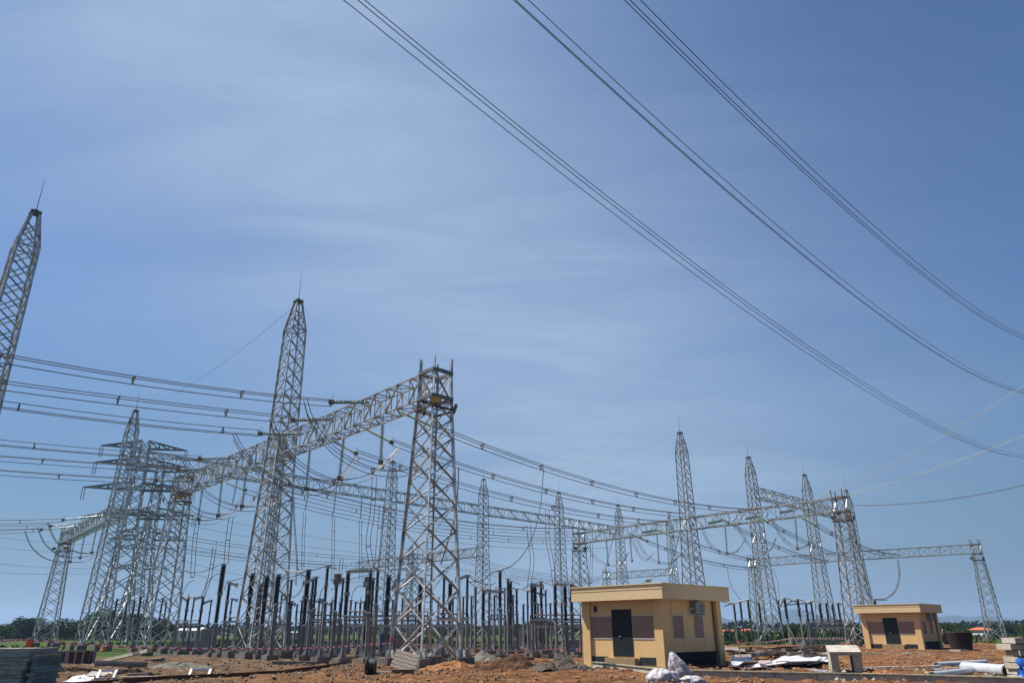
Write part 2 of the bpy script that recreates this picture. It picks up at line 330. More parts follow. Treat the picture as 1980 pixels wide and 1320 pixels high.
def column(label, x, y, rz=math.radians(45), kindt='mast', near=False, H=27., base=1.27, beamz=15.5, peak=24.4, lights=None, name=None, cat=None, group=None, zbase=FEET):
    P = Vector((x, y, 0)); root = thing(name or ('lightning_mast' if kindt == 'mast' else 'gantry_column'), label, cat or ('lattice mast' if kindt == 'mast' else 'lattice column'), P, group)
    P = Vector((x, y, zbase)); z0 = zbase
    lw = LWN if near else LWF; bw = BWN if near else BWF
    if kindt == 'mast':
        prof = [(0, base), (beamz - z0 - 1.7, .76), (peak - z0, .60), (H - z0, .19)]
        nodes = nodes_geo(0, beamz - z0 - 1.7, 10, 1.09) + [beamz - z0] + list(np.linspace(beamz - z0, peak - z0, 9))[1:] + [peak - z0 + (H - peak) * k / 3 for k in (1, 2)]
        pt = lattice(root, P, prof, nodes, rz, lw, bw, near)
        for zz_ in (peak - z0, beamz - z0, beamz - z0 - 1.55):
            m = MB()
            for i in range(4): m.bar(pt(i, zz_), pt(i + 1, zz_), bw)
            m.build('horizontal_brace', STEEL, root)
        m = MB(); m.box((x, y, H), (.62, .62, .16), rz); m.tube([(x, y, H - .1), (x, y, H + .2)], .2, 8); m.build('cap_plate', PLATE, root)
        m = MB(); m.tube([(x, y, H), (x, y, H + 1.3), (x, y, H + 2.7)], [.035, .022, .01], 5); m.build('lightning_rod', STEELD, root)
    else:
        prof = [(0, base), (beamz - z0 - 1.7, .66), (beamz - z0 + .25, .62)]
        nodes = nodes_geo(0, beamz - z0 - 1.7, kindt == 'short' and 8 or 10, 1.06) + [beamz - z0]
        pt = lattice(root, P, prof, nodes, rz, lw, bw, near, zleg_top=.62)
        for zz_ in (beamz - z0, beamz - z0 - 1.55):
            m = MB()
            for i in range(4): m.bar(pt(i, zz_, .05), pt(i + 1, zz_, .05), .14, h=.2)
            m.build('horizontal_brace', STEELD, root)
    for (dx, dy, dz, lit, fx, fy) in (lights or []):
        flood(root, (x + dx, y + dy, dz), (fx, fy), lit)
    if lights:
        m = MB()
        for i in range(4): m.bar(pt(i, lights[0][2] - .35 - z0, .12), pt(i + 1, lights[0][2] - .35 - z0, .12), .1)
        m.build('light_bracket', RUST, root)
    m = MB(); q = pt(1, 0) if near else None   # climbing ladder inside near columns
    if near:
        for k in (-.2, .2): m.bar((x + k * .7, y + k * .7, .6), (x + k * .7, y + k * .7, beamz), .05)
        for k in range(44): m.bar((x - .14, y - .14, .8 + k * .33), (x + .14, y + .14, .8 + k * .33), .03)
        m.build('ladder', STEELD, root)
    return root
def beam(label, a, b, ztop, h=1.5, w=1.15, near=False, n=None, group=None, trim=.55):
    a = Vector((*a, ztop)); b = Vector((*b, ztop)); d = (b - a).normalized(); a = a + d * trim; b = b - d * trim; ln = (b - a).length
    root = thing('gantry_beam', label, 'lattice beam', (a + b) / 2, group); s = d.cross(Vector((0, 0, 1))); cw = .12 if near else .12; bw = .075 if near else .075
    def q(k, t): sx_, sz = ((-1, 0), (1, 0), (1, 1), (-1, 1))[k % 4]; return a + d * t + s * (sx_ * w / 2) - Vector((0, 0, sz * h))
    for k in range(4):
        m = MB(); m.bar(q(k, 0), q(k, ln), cw, L=near); m.build('chord', STEEL if not near else STEEL2, root)
    n = n or max(4, int(round(ln / 1.7))); m = MB()
    for i in range(n):
        t0, t1 = ln * i / n, ln * (i + 1) / n
        for k in range(4):
            nrm = (q(k, t0) + q(k + 1, t0)) / 2 - (a + d * t0 - Vector((0, 0, h / 2)))
            if i % 2: m.bar(q(k, t0), q(k + 1, t1), bw, nrm, L=near)
            else: m.bar(q(k + 1, t0), q(k, t1), bw, nrm, L=near)
            m.bar(q(k, t0), q(k + 1, t0), bw * .9, nrm, L=near)
    m.build('bracing', STEEL if not near else STEEL2, root)
    return root
V2 = lambda x, y: Vector((x, y))
p1, t3 = V2(-4.4, 39.5), V2(-17.6, 54.2); p3 = V2(-31.6, 69.4)
A, L1 = V2(-46.3, 85.8), V2(-66., 110.)
Q2, M1, Q1 = V2(36.8, 82.4), V2(23.1, 97.5), V2(10., 113.)
M2, M3, M4 = V2(37.2, 112.9), V2(51.3, 127), V2(65.2, 142.5)
R1, R0 = V2(80.9, 131.), V2(49.8, 157.2)
m5, m7, m9, m10, m11, m12 = V2(-33.0, 100.6), V2(-19.2, 115.1), V2(-5.2, 130), V2(9.1, 144), V2(22.9, 159.6), V2(37.6, 177.7)
FM = V2(-30.9, 40.5)
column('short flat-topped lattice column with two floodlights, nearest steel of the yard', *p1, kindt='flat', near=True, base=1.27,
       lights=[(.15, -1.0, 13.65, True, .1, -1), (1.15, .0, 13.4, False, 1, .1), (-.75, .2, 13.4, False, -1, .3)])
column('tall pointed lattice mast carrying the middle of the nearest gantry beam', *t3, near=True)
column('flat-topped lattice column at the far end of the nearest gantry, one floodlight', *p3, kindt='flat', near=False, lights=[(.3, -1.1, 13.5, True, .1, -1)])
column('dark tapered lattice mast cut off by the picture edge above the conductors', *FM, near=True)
column('pointed lattice mast standing in front of the big cross-arm pylons', *A)
column('outermost flat-topped lattice column on the left with a brown floodlight', *L1, kindt='flat', lights=[(.9, -.9, 13.2, True, .1, -1), (-1.1, -.6, 13.2, False, -.5, -1)])
column('lattice mast half hidden behind the tall near mast', *m5)
for nm, pp in (('slim pointed mast between the tall near mast and the near flat column', m7), ('slim pointed mast just right of the near flat-topped column', m9),
               ('slim pointed mast midway between the near gantry and the yellow hut', m10), ('distant pointed mast rising above the left half of the yellow hut', m11),
               ('most distant pointed mast behind the right half of the yellow hut', m12)): column(nm, *pp, group='pointed masts in the back row')
column('flat-topped lattice column behind the left roof edge of the near hut', *Q1, kindt='flat', lights=[(.9, -.5, 13.2, False, .7, -.7), (-.6, -.9, 13.2, False, -.5, -1)])
column('tallest mast above the yellow hut roof, carrying the far gantry beam', *M1)
column('pointed mast with an upper beam springing from its right side', *M2)
column('pointed mast rising through the crossing of two far beams', *M3)
column('pointed mast directly behind the far hut\'s front corner column', *M4)
column('flat-topped column with red bracket and floodlight beside the far yellow hut', *Q2, kindt='flat', lights=[(.2, -1.0, 13.3, True, .1, -1), (1.2, -.2, 13.3, False, 1, -.4), (-1.1, -.3, 13.3, False, -1, -.4)])
column('isolated flat-topped lattice column at the right end of the low beam', *R1, kindt='flat', lights=[(1.0, .2, 13.2, False, 1, -.2), (-1.0, .2, 13.2, False, -1, -.2)])
column('flat-topped column hidden behind two masts at the low beam\'s left end', *R0, kindt='flat')
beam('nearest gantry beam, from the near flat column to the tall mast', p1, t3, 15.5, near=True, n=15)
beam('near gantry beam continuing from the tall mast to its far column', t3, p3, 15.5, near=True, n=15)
beam('lattice beam between the leftmost column and the pointed mast', L1, A, 15.5)
beam('far gantry beam passing behind the left half of the hut roof', Q1, M1, 15.5)
beam('far gantry beam ending at the column with the red bracket', M1, Q2, 15.5)
beam('low lattice beam reaching the isolated right-hand column', R1, M4, 15.5)
beam('low lattice beam seen between the masts behind the far hut', M4, R0, 15.5)
beam('upper lattice beam springing from the mast and dipping rightward', M2, M3, 22.3)
beam('short upper lattice beam hidden behind the red-bracket column', M3, M4, 22.3)
for a, b_, lb in ((A, m5, 'upper beam leaving the pointed mast by the big pylons'), (m5, m7, 'upper beam behind the tall near mast'), (m7, m9, 'upper beam passing behind the near flat-topped column'),
                  (m9, m10, 'upper beam between the two slim masts right of the near column'), (m10, m11, 'upper beam of the back row nearest the far gantry')):
    beam(lb, a, b_, 22.3, group='upper beams of the back row')
n2 = V2(-.70, .714)
beam('low far beam left of the slim mast, seen through the near column', m9, m9 + n2 * 20, 15.3)
beam('pale low far beam behind the tall near mast\'s right side', m9 + n2 * 20, m9 + n2 * 40, 15.3)
column('far flat column hidden behind the near flat-topped column', *(m9 + n2 * 20), kindt='flat')
q12 = m12 + n2 * 20
beam('small distant beam just above the yellow hut roof', m12, q12, 15.3)
column('small distant flat-topped column above the hut\'s door', *q12, kindt='flat')

# ------------------------------------------------------------------ big pylons with cross arms
def pylon(label, x, y, H, bw_, arms, rz, lw=.2, group=None, name='transmission_pylon'):
    P = Vector((x, y, 0)); root = thing(name, label, 'pylon', P, group)
    prof = [(0, bw_), (H * .55, bw_ * .34), (H, bw_ * .22)]; nodes = nodes_geo(0, H * .55, 7, 1.18) + list(np.linspace(H * .55, H, 9))[1:]
    pt = lattice(root, P, prof, nodes, rz, lw, lw * .62, False, footing=False)
    c, s = math.cos(rz), math.sin(rz)
    for z, half, dep in arms:
        m = MB(); w = prof_at(prof, z)
        for sd in (-1, 1):
            tip = Vector((x + sd * half * c, y + sd * half * s, z + .1)); ns = 4
            for yy in (-1, 1):
                a = Vector((x + sd * w * c - yy * w * s, y + sd * w * s + yy * w * c, z)); a2 = a + Vector((0, 0, dep))
                m.bar(a, tip, lw * .8); m.bar(a2, tip, lw * .7)
                for k in range(ns):
                    t0, t1 = k / ns, (k + 1) / ns; m.bar(a.lerp(tip, t1), a2.lerp(tip, t0), lw * .5); m.bar(a.lerp(tip, t0), a2.lerp(tip, t0), lw * .5)
            for k in range(1, ns + 1):
                a = Vector((x + sd * w * c + w * s, y + sd * w * s - w * c, z)); b2 = Vector((x + sd * w * c - w * s, y + sd * w * s + w * c, z))
                m.bar(a.lerp(tip, k / ns), b2.lerp(tip, (k - 1) / ns), lw * .5); m.bar(a.lerp(tip, (k - 1) / ns), b2.lerp(tip, (k - 1) / ns), lw * .5)
        m.build('cross_arm', STEELD, root)
        for sd in (-1, 1):
            m = MB(); tip = Vector((x + sd * (half - .2) * c, y + sd * (half - .2) * s, z))
            for q in (-.25, .25):
                m.lathe(tip + Vector((q, 0, 0)), tip + Vector((q, 0, -2.3)), [(k / 24, (.12 if k % 2 else .04)) for k in range(25)], 6)
            m.build('insulator', GLASS, root)
    return root
def py_at(label, px, ytop, H, bw_, arms, rz, lw, group=None, name='transmission_pylon'):
    P = G(px, ytop, H); return pylon(label, P.x, P.y, H, bw_, arms, rz, lw, group, name)
py_at('big double-circuit pylon with wide arms behind the pointed mast', 283, 852, 38, 3.4, [(36.4, 8.0, 1.5), (33.0, 8.5, 1.4), (28.0, 9.6, 1.6), (22.5, 8.6, 1.6)], .32, .24)
py_at('second cross-arm pylon showing between mast and gantry column', 312, 898, 38, 3.4, [(36.4, 7.6, 1.4), (32.0, 8.2, 1.5), (26.5, 9.0, 1.6), (21.0, 8.0, 1.6)], .25, .24)
py_at('third cross-arm pylon, lower, behind the first two', 290, 985, 38, 3.4, [(36.0, 8.0, 1.6), (31.0, 8.8, 1.6), (26.0, 9.2, 1.6), (20.0, 8, 1.6)], .2, .26)
FAR = 'small pylons on the horizon'
far_arms = [(34, 7, 1.3), (29, 9, 1.3), (24, 8, 1.3)]
for px, yt, H, lb in ((795, 1056, 40, 'distant pylon seen through the near column\'s lower bracing'), (959, 1133, 40, 'distant pylon with stacked arms beside the slim mast'),
                      (991, 1163, 42, 'faint pinkish distant pylon right of the tallest black insulator'), (1010, 1190, 38, 'tiny pylon far off above the cable drum'),
                      (1963, 1203, 30, 'tiny pylon over the trees at the right edge')):
    py_at(lb, px, yt, H, 3.2, far_arms + ([(19, 8, 1.3), (14, 7, 1.3)] if px == 959 else []), .1, .3, FAR)

# ------------------------------------------------------------------ conductors
D2 = (.70, .714)
def fitline(pts, deg=2):
    P = [np.array(p) for p in pts]; s = [0]
    for a, b in zip(P, P[1:]): s.append(s[-1] + np.linalg.norm((b - a)[:2]))
    s = np.array(s); A_ = np.array(P); deg = min(deg, len(P) - 1)
    cs = [np.polyfit(s, A_[:, k], 1 if k < 2 else deg) for k in range(3)]
    return lambda t: Vector([float(np.polyval(c_, t)) for c_ in cs]), s[-1]
def smooth(pts, n=26):
    """Catmull-Rom through points"""
    P = [Vector(p) for p in pts]; P = [2 * P[0] - P[1]] + P + [2 * P[-1] - P[-2]]; out_ = []; seg = len(P) - 3
    for i in range(seg):
        for k in range(max(2, n // seg)):
            t = k / max(2, n // seg); a, b, c, d = P[i:i + 4]
            out_.append(.5 * ((2 * b) + (c - a) * t + (2 * a - 5 * b + 4 * c - d) * t * t + (-a + 3 * b - 3 * c + d) * t ** 3))
    return out_ + [P[-2]]
def bundle(label, pts3, offs, r=.024, spacing=5.5, fit=True, m_=None, group=None, name='conductor_bundle', cat='power line', nseg=30, sp=True, ext=(0, 0)):
    if fit:
        f, ln = fitline(pts3); line = [f(ln * i / nseg) for i in range(nseg + 1)]
        d0, d1 = line[0] - line[1], line[-1] - line[-2]; d0.z *= .5; d1.z *= .3
        if ext[0]: line = [line[0] + d0 * (nseg * ext[0] * k / 6) for k in range(6, 0, -1)] + line
        if ext[1]: line = line + [line[-1] + d1 * (nseg * ext[1] * k / 6) for k in range(1, 7)]
    else: line = smooth(pts3)
    root = thing(name, label, cat, line[0], group)
    d = (line[-1] - line[0]).normalized(); side = d.cross(Vector((0, 0, 1)))
    side = side.normalized() if side.length > .1 else Vector((1, 0, 0))
    upv = side.cross(d).normalized() if name == 'dropper_cable' else Vector((0, 0, 1))
    for o in offs:
        m = MB(); m.tube([p + side * o[0] + upv * o[1] for p in line], r, 5); m.build('wire', m_ or WIRE, root)
    if sp and len(offs) > 1:
        acc = 0; nxt = spacing * .5; cnt = 0
        for a, b in zip(line, line[1:]):
            acc += (b - a).length
            if acc > nxt:
                nxt += spacing; m = MB(); q = [b + side * o[0] + upv * o[1] for o in offs]; c0 = sum(q, Vector()) / len(q)
                for i in range(len(q)): m.bar(q[i], q[(i + 1) % len(q)] if len(q) > 2 else c0, .05, h=.07)
                m.build('spacer', STEELD, root); cnt += 1
                if cnt > 9: break
    return root
TRI = [(-.2, .12), (.2, .12), (0, -.26)]; TRJ = [(-.2, -.12), (.2, -.12), (0, .26)]; PAIR = [(-.2, 0), (.2, 0)]; VP = [(0, .2), (0, -.2)]
def string(label, a, b, yoke=True, r=.14, m_=None, group=None):
    a = Vector(a); b = Vector(b); ln = (b - a).length; n = max(6, int(ln / .16)); root = thing('insulator_string', label, 'insulator string', a, group)
    m = MB(); k0 = .06
    pr = []
    for i in range(n):
        h = k0 + (1 - 2 * k0) * i / n; dh = (1 - 2 * k0) / n; pr += [(h, .03), (h + dh * .35, .05), (h + dh * .5, r), (h + dh * .62, r * .95), (h + dh * .72, .04)]
    m.lathe(a, b, pr, 9); m.build('glass_disc_stack', m_ or GLASS, root)
    m = MB(); m.bar(a, a.lerp(b, k0), .06); m.build('shackle', STEELD, root)
    m = MB(); m.bar(a.lerp(b, 1 - k0), b, .07)
    if yoke: m.box(b, (.36, .06, .3), math.atan2(b.y - a.y, b.x - a.x)); m.tube([b, b + Vector((.1, .1, .25)), b + Vector((.05, 0, .5))], .015, 4)
    m.build('fitting', STEELD, root); return root
def v3(p, z=0): return Vector((p[0], p[1], z))
def bdir(a, b): d = (b - a).normalized(); return (d.x, d.y)
BP = bdir(p1, t3); BP2 = bdir(t3, p3); BQ = bdir(Q1, Q2)
# overhead spans, crossing the sky from upper left to right
for lb, o, pts in (('lowest of the three triple lines sweeping across the open sky', -11.2, [(684, 0), (930, 200), (1185, 400), (1280, 473), (1469, 614), (1645, 733), (1772, 806), (1870, 851), (1980, 884)]),
                   ('middle of the three triple lines sweeping across the open sky', -9.0, [(1005, 0), (1145, 127), (1300, 262), (1455, 402), (1602, 532), (1757, 641), (1848, 700), (1980, 757)]),
                   ('uppermost triple line crossing the top right corner of sky', -6.8, [(1225, 0), (1300, 73), (1480, 252), (1638, 402), (1757, 502), (1856, 576), (1980, 652)])):
    P0 = Vector((.714 * o, -.70 * o, 0)); bundle(lb, [onplane(x, y, P0, D2) for x, y in pts], [(-.2, .03), (.09, .14), (.15, -.10)] if o < -10 else ([(-.12, .02), (-.10, -.07), (.10, .04)] if o < -8 else [(-.13, -.04), (-.07, .02), (.09, .05)]), r=.0115, sp=False, nseg=50, ext=(.15, 2.5), group='triple conductors overhead')
# left side bundles to the near gantry
LB = [('top triple conductor on the left, strung to the near beam', BP, p1, [(0, 690), (83, 705), (302, 738), (486, 765), (640, 777)], (715, 777), TRI, 0),
      ('second triple conductor from the top on the left', BP, p1, [(-30, 741), (0, 745), (240, 776), (418, 797), (566, 812)], (650, 809), [(-.2, .18), (.2, .22), (0, -.22)], 1),
      ('third triple conductor from the top on the left', BP, p1, [(-30, 779), (0, 783), (214, 810), (368, 828), (503, 838)], (588, 838), TRJ, 2),
      ('fourth triple conductor on the left, crossing the pointed mast', BP2, t3, [(-30, 854), (0, 857), (143, 870), (220, 877), (386, 887)], (457, 885), TRJ, 3),
      ('fifth triple conductor on the left, crossing the pointed mast', BP2, t3, [(-30, 882), (0, 885), (103, 892), (345, 908)], (412, 905), TRI, 4),
      ('lowest of the six triple conductors on the left', BP2, t3, [(-30, 909), (0, 912), (74, 917), (302, 929)], (372, 929), TRI, 5)]
ATT = {}
for lb, bd, bo, pts, at, offs, k in LB:
    a = onplane(*at, v3(bo, 0), bd); ATT[k] = a
    q = [onplane(x, y, a, D2) for x, y in pts]; bundle(lb, q, offs, r=.024, spacing=5.8, ext=(1.2, 0), group='triple conductors on the left')
    string('level glass string ending the ' + lb.split(',')[0].replace(' from the top', '').replace(' on the left', ' on left'), a, q[-1], group='level glass strings of the near gantry')
# outgoing side of the near gantry
RB = [('top outgoing triple conductor, running behind the near flat column', 0, (768, 793), [(836, 824), (885, 842), (1050, 905), (1173, 940), (1253, 960), (1395, 981), (1470, 987)], TRI),
      ('second outgoing triple conductor toward the far gantry', 1, (694, 822), [(757, 855), (830, 877), (923, 911), (1020, 940), (1095, 957), (1176, 975), (1320, 994)], TRI),
      ('third outgoing triple conductor toward the far gantry', 2, (640, 850), [(688, 876), (740, 895), (870, 932), (1023, 972), (1081, 985), (1181, 1001), (1290, 1011)], [(-.2, .18), (.2, .22), (0, -.22)]),
      ('fourth outgoing conductor, crossing behind the near mast', 3, (505, 905), [(560, 936), (600, 950), (743, 986), (830, 1002), (961, 1013), (1110, 1024)], TRI),
      ('fifth outgoing conductor, crossing behind the near mast', 4, (477, 917), [(508, 929), (560, 965), (743, 1008), (908, 1021), (979, 1027), (1110, 1038)], VP),
      ('lowest outgoing conductor of the near gantry', 5, (437, 933), [(474, 947), (560, 975), (743, 1016), (860, 1032), (1000, 1043), (1110, 1049)], VP)]
for lb, k, at, pts, offs in RB:
    pl = ATT[k]; a = onplane(*at, pl, D2); q = [onplane(x, y, pl, D2) for x, y in pts]
    bundle(lb, q, offs, r=.028, spacing=6.5, group='outgoing conductors of the near gantry')
    string('sloping glass string starting the ' + lb.split(',')[0].split(' toward')[0], a, q[0], group='sloping glass strings of the near gantry')
# jumper loops under the near beam
JL = [(0, [(590, 775), (603, 815), (640, 865), (690, 898), (737, 912), (785, 912), (812, 898), (832, 868), (858, 845)], 'jumper loop nearest the flat-topped column'),
      (1, [(523, 812), (540, 850), (575, 895), (620, 922), (660, 931), (710, 921), (740, 900), (775, 865)], 'second jumper loop under the near beam'),
      (2, [(452, 842), (475, 880), (510, 915), (555, 940), (600, 950), (640, 943), (670, 915), (695, 887)], 'third jumper loop, crossing the tall mast'),
      (3, [(355, 895), (375, 925), (400, 955), (440, 976), (480, 982), (520, 975), (545, 945), (560, 930)], 'fourth jumper loop beyond the tall mast'),
      (4, [(318, 908), (345, 950), (375, 983), (410, 996), (450, 994), (485, 970), (505, 940)], 'fifth jumper loop beyond the tall mast'),
      (5, [(290, 925), (325, 975), (355, 1000), (385, 1008), (420, 1005), (450, 985), (475, 955)], 'sixth jumper loop by the far column')]
for k, pts, lb in JL: bundle(lb, [onplane(x, y, ATT[k], D2) for x, y in pts], TRI, r=.024, fit=False, group='jumper loops under the near beam', name='jumper_loop', cat='cable', spacing=4)
for (xa, ya, xb, yb, k, lb) in ((741, 803, 736, 893, 0, 'hanging glass string nearest the flat-topped column'), (666, 836, 656, 924, 1, 'second hanging glass string under the near beam'), (600, 862, 592, 945, 2, 'third hanging glass string under the near beam'),
                                (477, 903, 468, 978, 3, 'hanging glass string left of the tall mast'), (430, 922, 422, 996, 4, 'glass string hanging between floodlight column and tall mast'), (392, 943, 383, 1003, 5, 'glass string hanging beside the floodlight column')):
    string(lb, onplane(xa, ya, ATT[k], D2), onplane(xb, yb, ATT[k], D2), group='hanging glass strings of the near gantry')
# back row hanging strings and droppers (plane along the back row)
def cap(a, b, q): return Vector((*(a.lerp(b, q)), 0))
for i, (xa, ya, xb, yb) in enumerate(((460, 922, 449, 975), (651, 935, 645, 992), (597, 945, 590, 988), (700, 957, 697, 1003))):
    P0 = v3(A); string('thin glass string hanging from the back row beam, %s from the left' % ORD[i], onplane(xa, ya, P0, D2), onplane(xb, yb, P0, D2), yoke=False, group='glass strings of the back row')
def front(x, y, Y, pts): return [atY(a, b_, Y) for a, b_ in pts]
DR = [(101, [(589, 991), (586, 1060), (585, 1120)], 'straight twin dropper right of the tall mast'), (101, [(645, 997), (644, 1060), (643, 1125)], 'twin dropper above the tall black breaker column'),
      (101, [(697, 1005), (697, 1060), (698, 1122)], 'twin dropper hanging left of the slim mast'), (66, [(568, 960), (569, 1005), (574, 1084), (572, 1130)], 'bent twin dropper beside the tall mast\'s right leg'),
      (58, [(724, 921), (722, 960), (719, 997), (712, 1048), (719, 1096)], 'kinked dropper hanging from the first jumper loop'), (66, [(738, 975), (734, 1020), (730, 1068), (726, 1118)], 'twin dropper just left of the slim mast'),
      (66, [(387, 990), (377, 1040), (372, 1115)], 'leftmost twin dropper beyond the floodlight column'), (60, [(447, 999), (441, 1040), (437, 1090)], 'twin dropper above the thick leaning insulator'),
      (80, [(415, 1056), (410, 1090), (405, 1118), (393, 1152)], 'short twin dropper curving to a black post'), (85, [(661, 1080), (658, 1110), (655, 1130)], 'short twin dropper at the grey-headed transformer'),
      (52, [(887, 905), (884, 965), (877, 1010), (862, 1060), (852, 1090)], 'twin dropper hanging right of the near flat column'), (58, [(1051, 905), (1046, 970), (1034, 1025), (1012, 1070), (990, 1092), (967, 1103)], 'long curved twin dropper reaching the tallest black post'),
      (58, [(967, 1103), (950, 1107), (935, 1120), (905, 1125)], 'sagging link from the tallest post toward the slim mast'),
      (70, [(1058, 985), (1059, 1042), (1066, 1080), (1072, 1126)], 'twin dropper just left of the far slim mast'), (70, [(1022, 1015), (1025, 1050), (1029, 1085), (1022, 1138)], 'bowed twin dropper left of the hut roof'),
      (110, [(1144, 1050), (1143, 1090), (1142, 1130)], 'thin twin dropper above the hut\'s left roof corner'), (110, [(1316, 1022), (1302, 1075), (1285, 1105), (1240, 1128)], 'twin dropper sweeping down behind the hut roof'),
      (120, [(1406, 1095), (1413, 1130), (1433, 1160)], 'single cable falling to the posts right of the hut'), (120, [(1494, 1098), (1504, 1125), (1507, 1158)], 'single cable curving down beside the second right mast'),
      (120, [(1736, 1082), (1739, 1112), (1732, 1140), (1715, 1155), (1693, 1158)], 'triple dropper curving down over the far hut'), (105, [(1195, 1010), (1180, 1060), (1165, 1110), (1130, 1130)], 'long dropper crossing behind the hut\'s left column')]
for Y, pts, lb in DR:
    one = 'single' in lb; bundle(lb, front(0, 0, Y, pts), [(0, 0)] if one else ([(-.3, 0), (0, 0), (.3, 0)] if 'triple' in lb else [(-.17, 0), (.17, 0)]), r=.026 if Y < 75 else .035, fit=False, spacing=3.6, group='droppers to the equipment', name='dropper_cable', cat='cable')
# light grey new jumpers
for Y, pts, lb in ((52, [(688, 880), (668, 908), (650, 926)], 'pale slanting jumper below the second hanging string'), (50, [(770, 866), (748, 890), (728, 910)], 'pale slanting jumper below the first hanging string'),
                   (50, [(850, 846), (825, 880), (800, 915)], 'pale jumper seen through the near flat column'), (72, [(555, 955), (530, 972), (500, 990)], 'pale slanting jumper left of the tall mast')):
    bundle(lb, front(0, 0, Y, pts), [(-.12, .0), (.12, .0)], r=.02, fit=False, m_=WIRE2, group='pale slanting jumpers', name='jumper_cable', cat='cable', sp=False)
# lower and further bundles
ML = [((v3(A.lerp(L1, .3))), [(360, 1040), (479, 1057), (548, 1067), (661, 1076), (734, 1080)], 'upper low-slung conductor between left column and slim mast', VP), ((v3(A.lerp(L1, .5))), [(350, 1056), (479, 1074), (548, 1083), (734, 1091)], 'middle low-slung conductor between left column and slim mast', VP),
      ((v3(A.lerp(L1, .7))), [(350, 1064), (471, 1081), (548, 1089), (661, 1094), (734, 1096)], 'lowest low-slung conductor between left column and slim mast', VP),
      (v3(m9 + n2 * 4), [(890, 1073), (946, 1088), (1010, 1105), (1073, 1112), (1165, 1117)], 'upper sagging far conductor below the back row beam', VP), (v3(m9 + n2 * 9), [(880, 1080), (946, 1100), (1010, 1112), (1073, 1121), (1160, 1124)], 'middle sagging far conductor below the back row beam', VP),
      (v3(m9 + n2 * 14), [(850, 1092), (946, 1108), (1010, 1120), (1073, 1124), (1140, 1126)], 'lowest sagging far conductor below the back row beam', VP),
      (v3(Q1.lerp(M1, .6)), [(1250, 1045), (1291, 1063), (1359, 1083), (1456, 1098), (1480, 1099)], 'lower conductor leaving the far gantry rightward', TRI), (v3(Q1.lerp(M1, .9)), [(1298, 1035), (1368, 1060), (1430, 1076), (1470, 1085)], 'second conductor leaving the far gantry', TRI),
      (v3(M1.lerp(Q2, .3)), [(1418, 1014), (1448, 1035), (1508, 1058), (1567, 1077), (1600, 1086)], 'conductor crossing the mast with the upper beam', TRI), (v3(M1.lerp(Q2, .6)), [(1483, 1007), (1543, 1040), (1617, 1072), (1650, 1080)], 'conductor crossing the mast behind the far crossing', TRI),
      (v3(M1.lerp(Q2, .9)), [(1575, 1012), (1617, 1036), (1665, 1058), (1708, 1068), (1740, 1075)], 'conductor passing the red-bracket column', TRI)]
for P0, pts, lb, of in ML: bundle(lb, [onplane(x, y, P0, D2) for x, y in pts], of, r=.034, spacing=8, group='conductors in the depth of the yard')
for P0, xa, ya, xb, yb in ((v3(Q1.lerp(M1, .6)), 1218, 1030, 1252, 1046), (v3(Q1.lerp(M1, .9)), 1268, 1022, 1300, 1037), (v3(M1.lerp(Q2, .3)), 1392, 1000, 1420, 1016), (v3(M1.lerp(Q2, .6)), 1456, 990, 1484, 1009), (v3(M1.lerp(Q2, .9)), 1550, 1000, 1577, 1014)):
    string('sloping glass string leaving the far gantry beam, %s from the left' % ORD[(1218, 1268, 1392, 1456, 1550).index(xa)], onplane(xa, ya, P0, D2), onplane(xb, yb, P0, D2), r=.17, group='sloping glass strings of the far gantry')
for i, (pts, hx) in enumerate((([(1131, 1040), (1146, 1072), (1170, 1090), (1200, 1091), (1215, 1068)], 1174), ([(1228, 1034), (1246, 1068), (1270, 1086), (1298, 1087), (1318, 1070)], 1272), ([(1357, 1018), (1372, 1052), (1398, 1068), (1424, 1066), (1442, 1040)], 1404),
                   ([(1423, 1010), (1440, 1042), (1463, 1066), (1490, 1062), (1500, 1040)], 0), ([(1493, 1004), (1512, 1038), (1538, 1059), (1560, 1054), (1572, 1036)], 1540), ([(1080 + 137, 1030), (1235, 1070), (1250, 1082), (1262, 1070)], 1220))):
    P0 = v3(Q1); dq = [onplane(x, y, P0, BQ) for x, y in pts]; wh = ['left of the slim far mast', 'between two far masts', 'right of the tallest far mast', 'behind the upper-beam mast', 'left of the red-bracket column', 'next to the slim far mast'][i]
    bundle('jumper loop under the far gantry beam, ' + wh, dq, [(-.15, .12), (.15, -.12)], r=.034, fit=False, group='jumper loops of the far gantry', name='jumper_loop', cat='cable', spacing=5)
    if hx: string('glass string hanging from the far gantry beam, ' + wh, onplane(hx - 2, 1038 - (hx - 1174) * .1, P0, BQ), onplane(hx + 2, pts[2][1] + 2, P0, BQ), r=.16, group='hanging glass strings of the far gantry')
for xa, ya, xb, yb, w in ((1240, 1029, 1272, 1024, 'above the hut\'s air conditioner side'), (1368, 1011, 1396, 1006, 'right of the tallest far mast'), (1440, 1003, 1464, 998, 'left of the upper-beam mast'), (1506, 991, 1533, 986, 'between upper-beam mast and red-bracket column')):
    string('level glass string along the far beam, ' + w, onplane(xa, ya, v3(Q1) + Vector((-1, -1, 0)), BQ), onplane(xb, yb, v3(Q1) + Vector((-1, -1, 0)), BQ), r=.18, group='level glass strings of the far gantry')
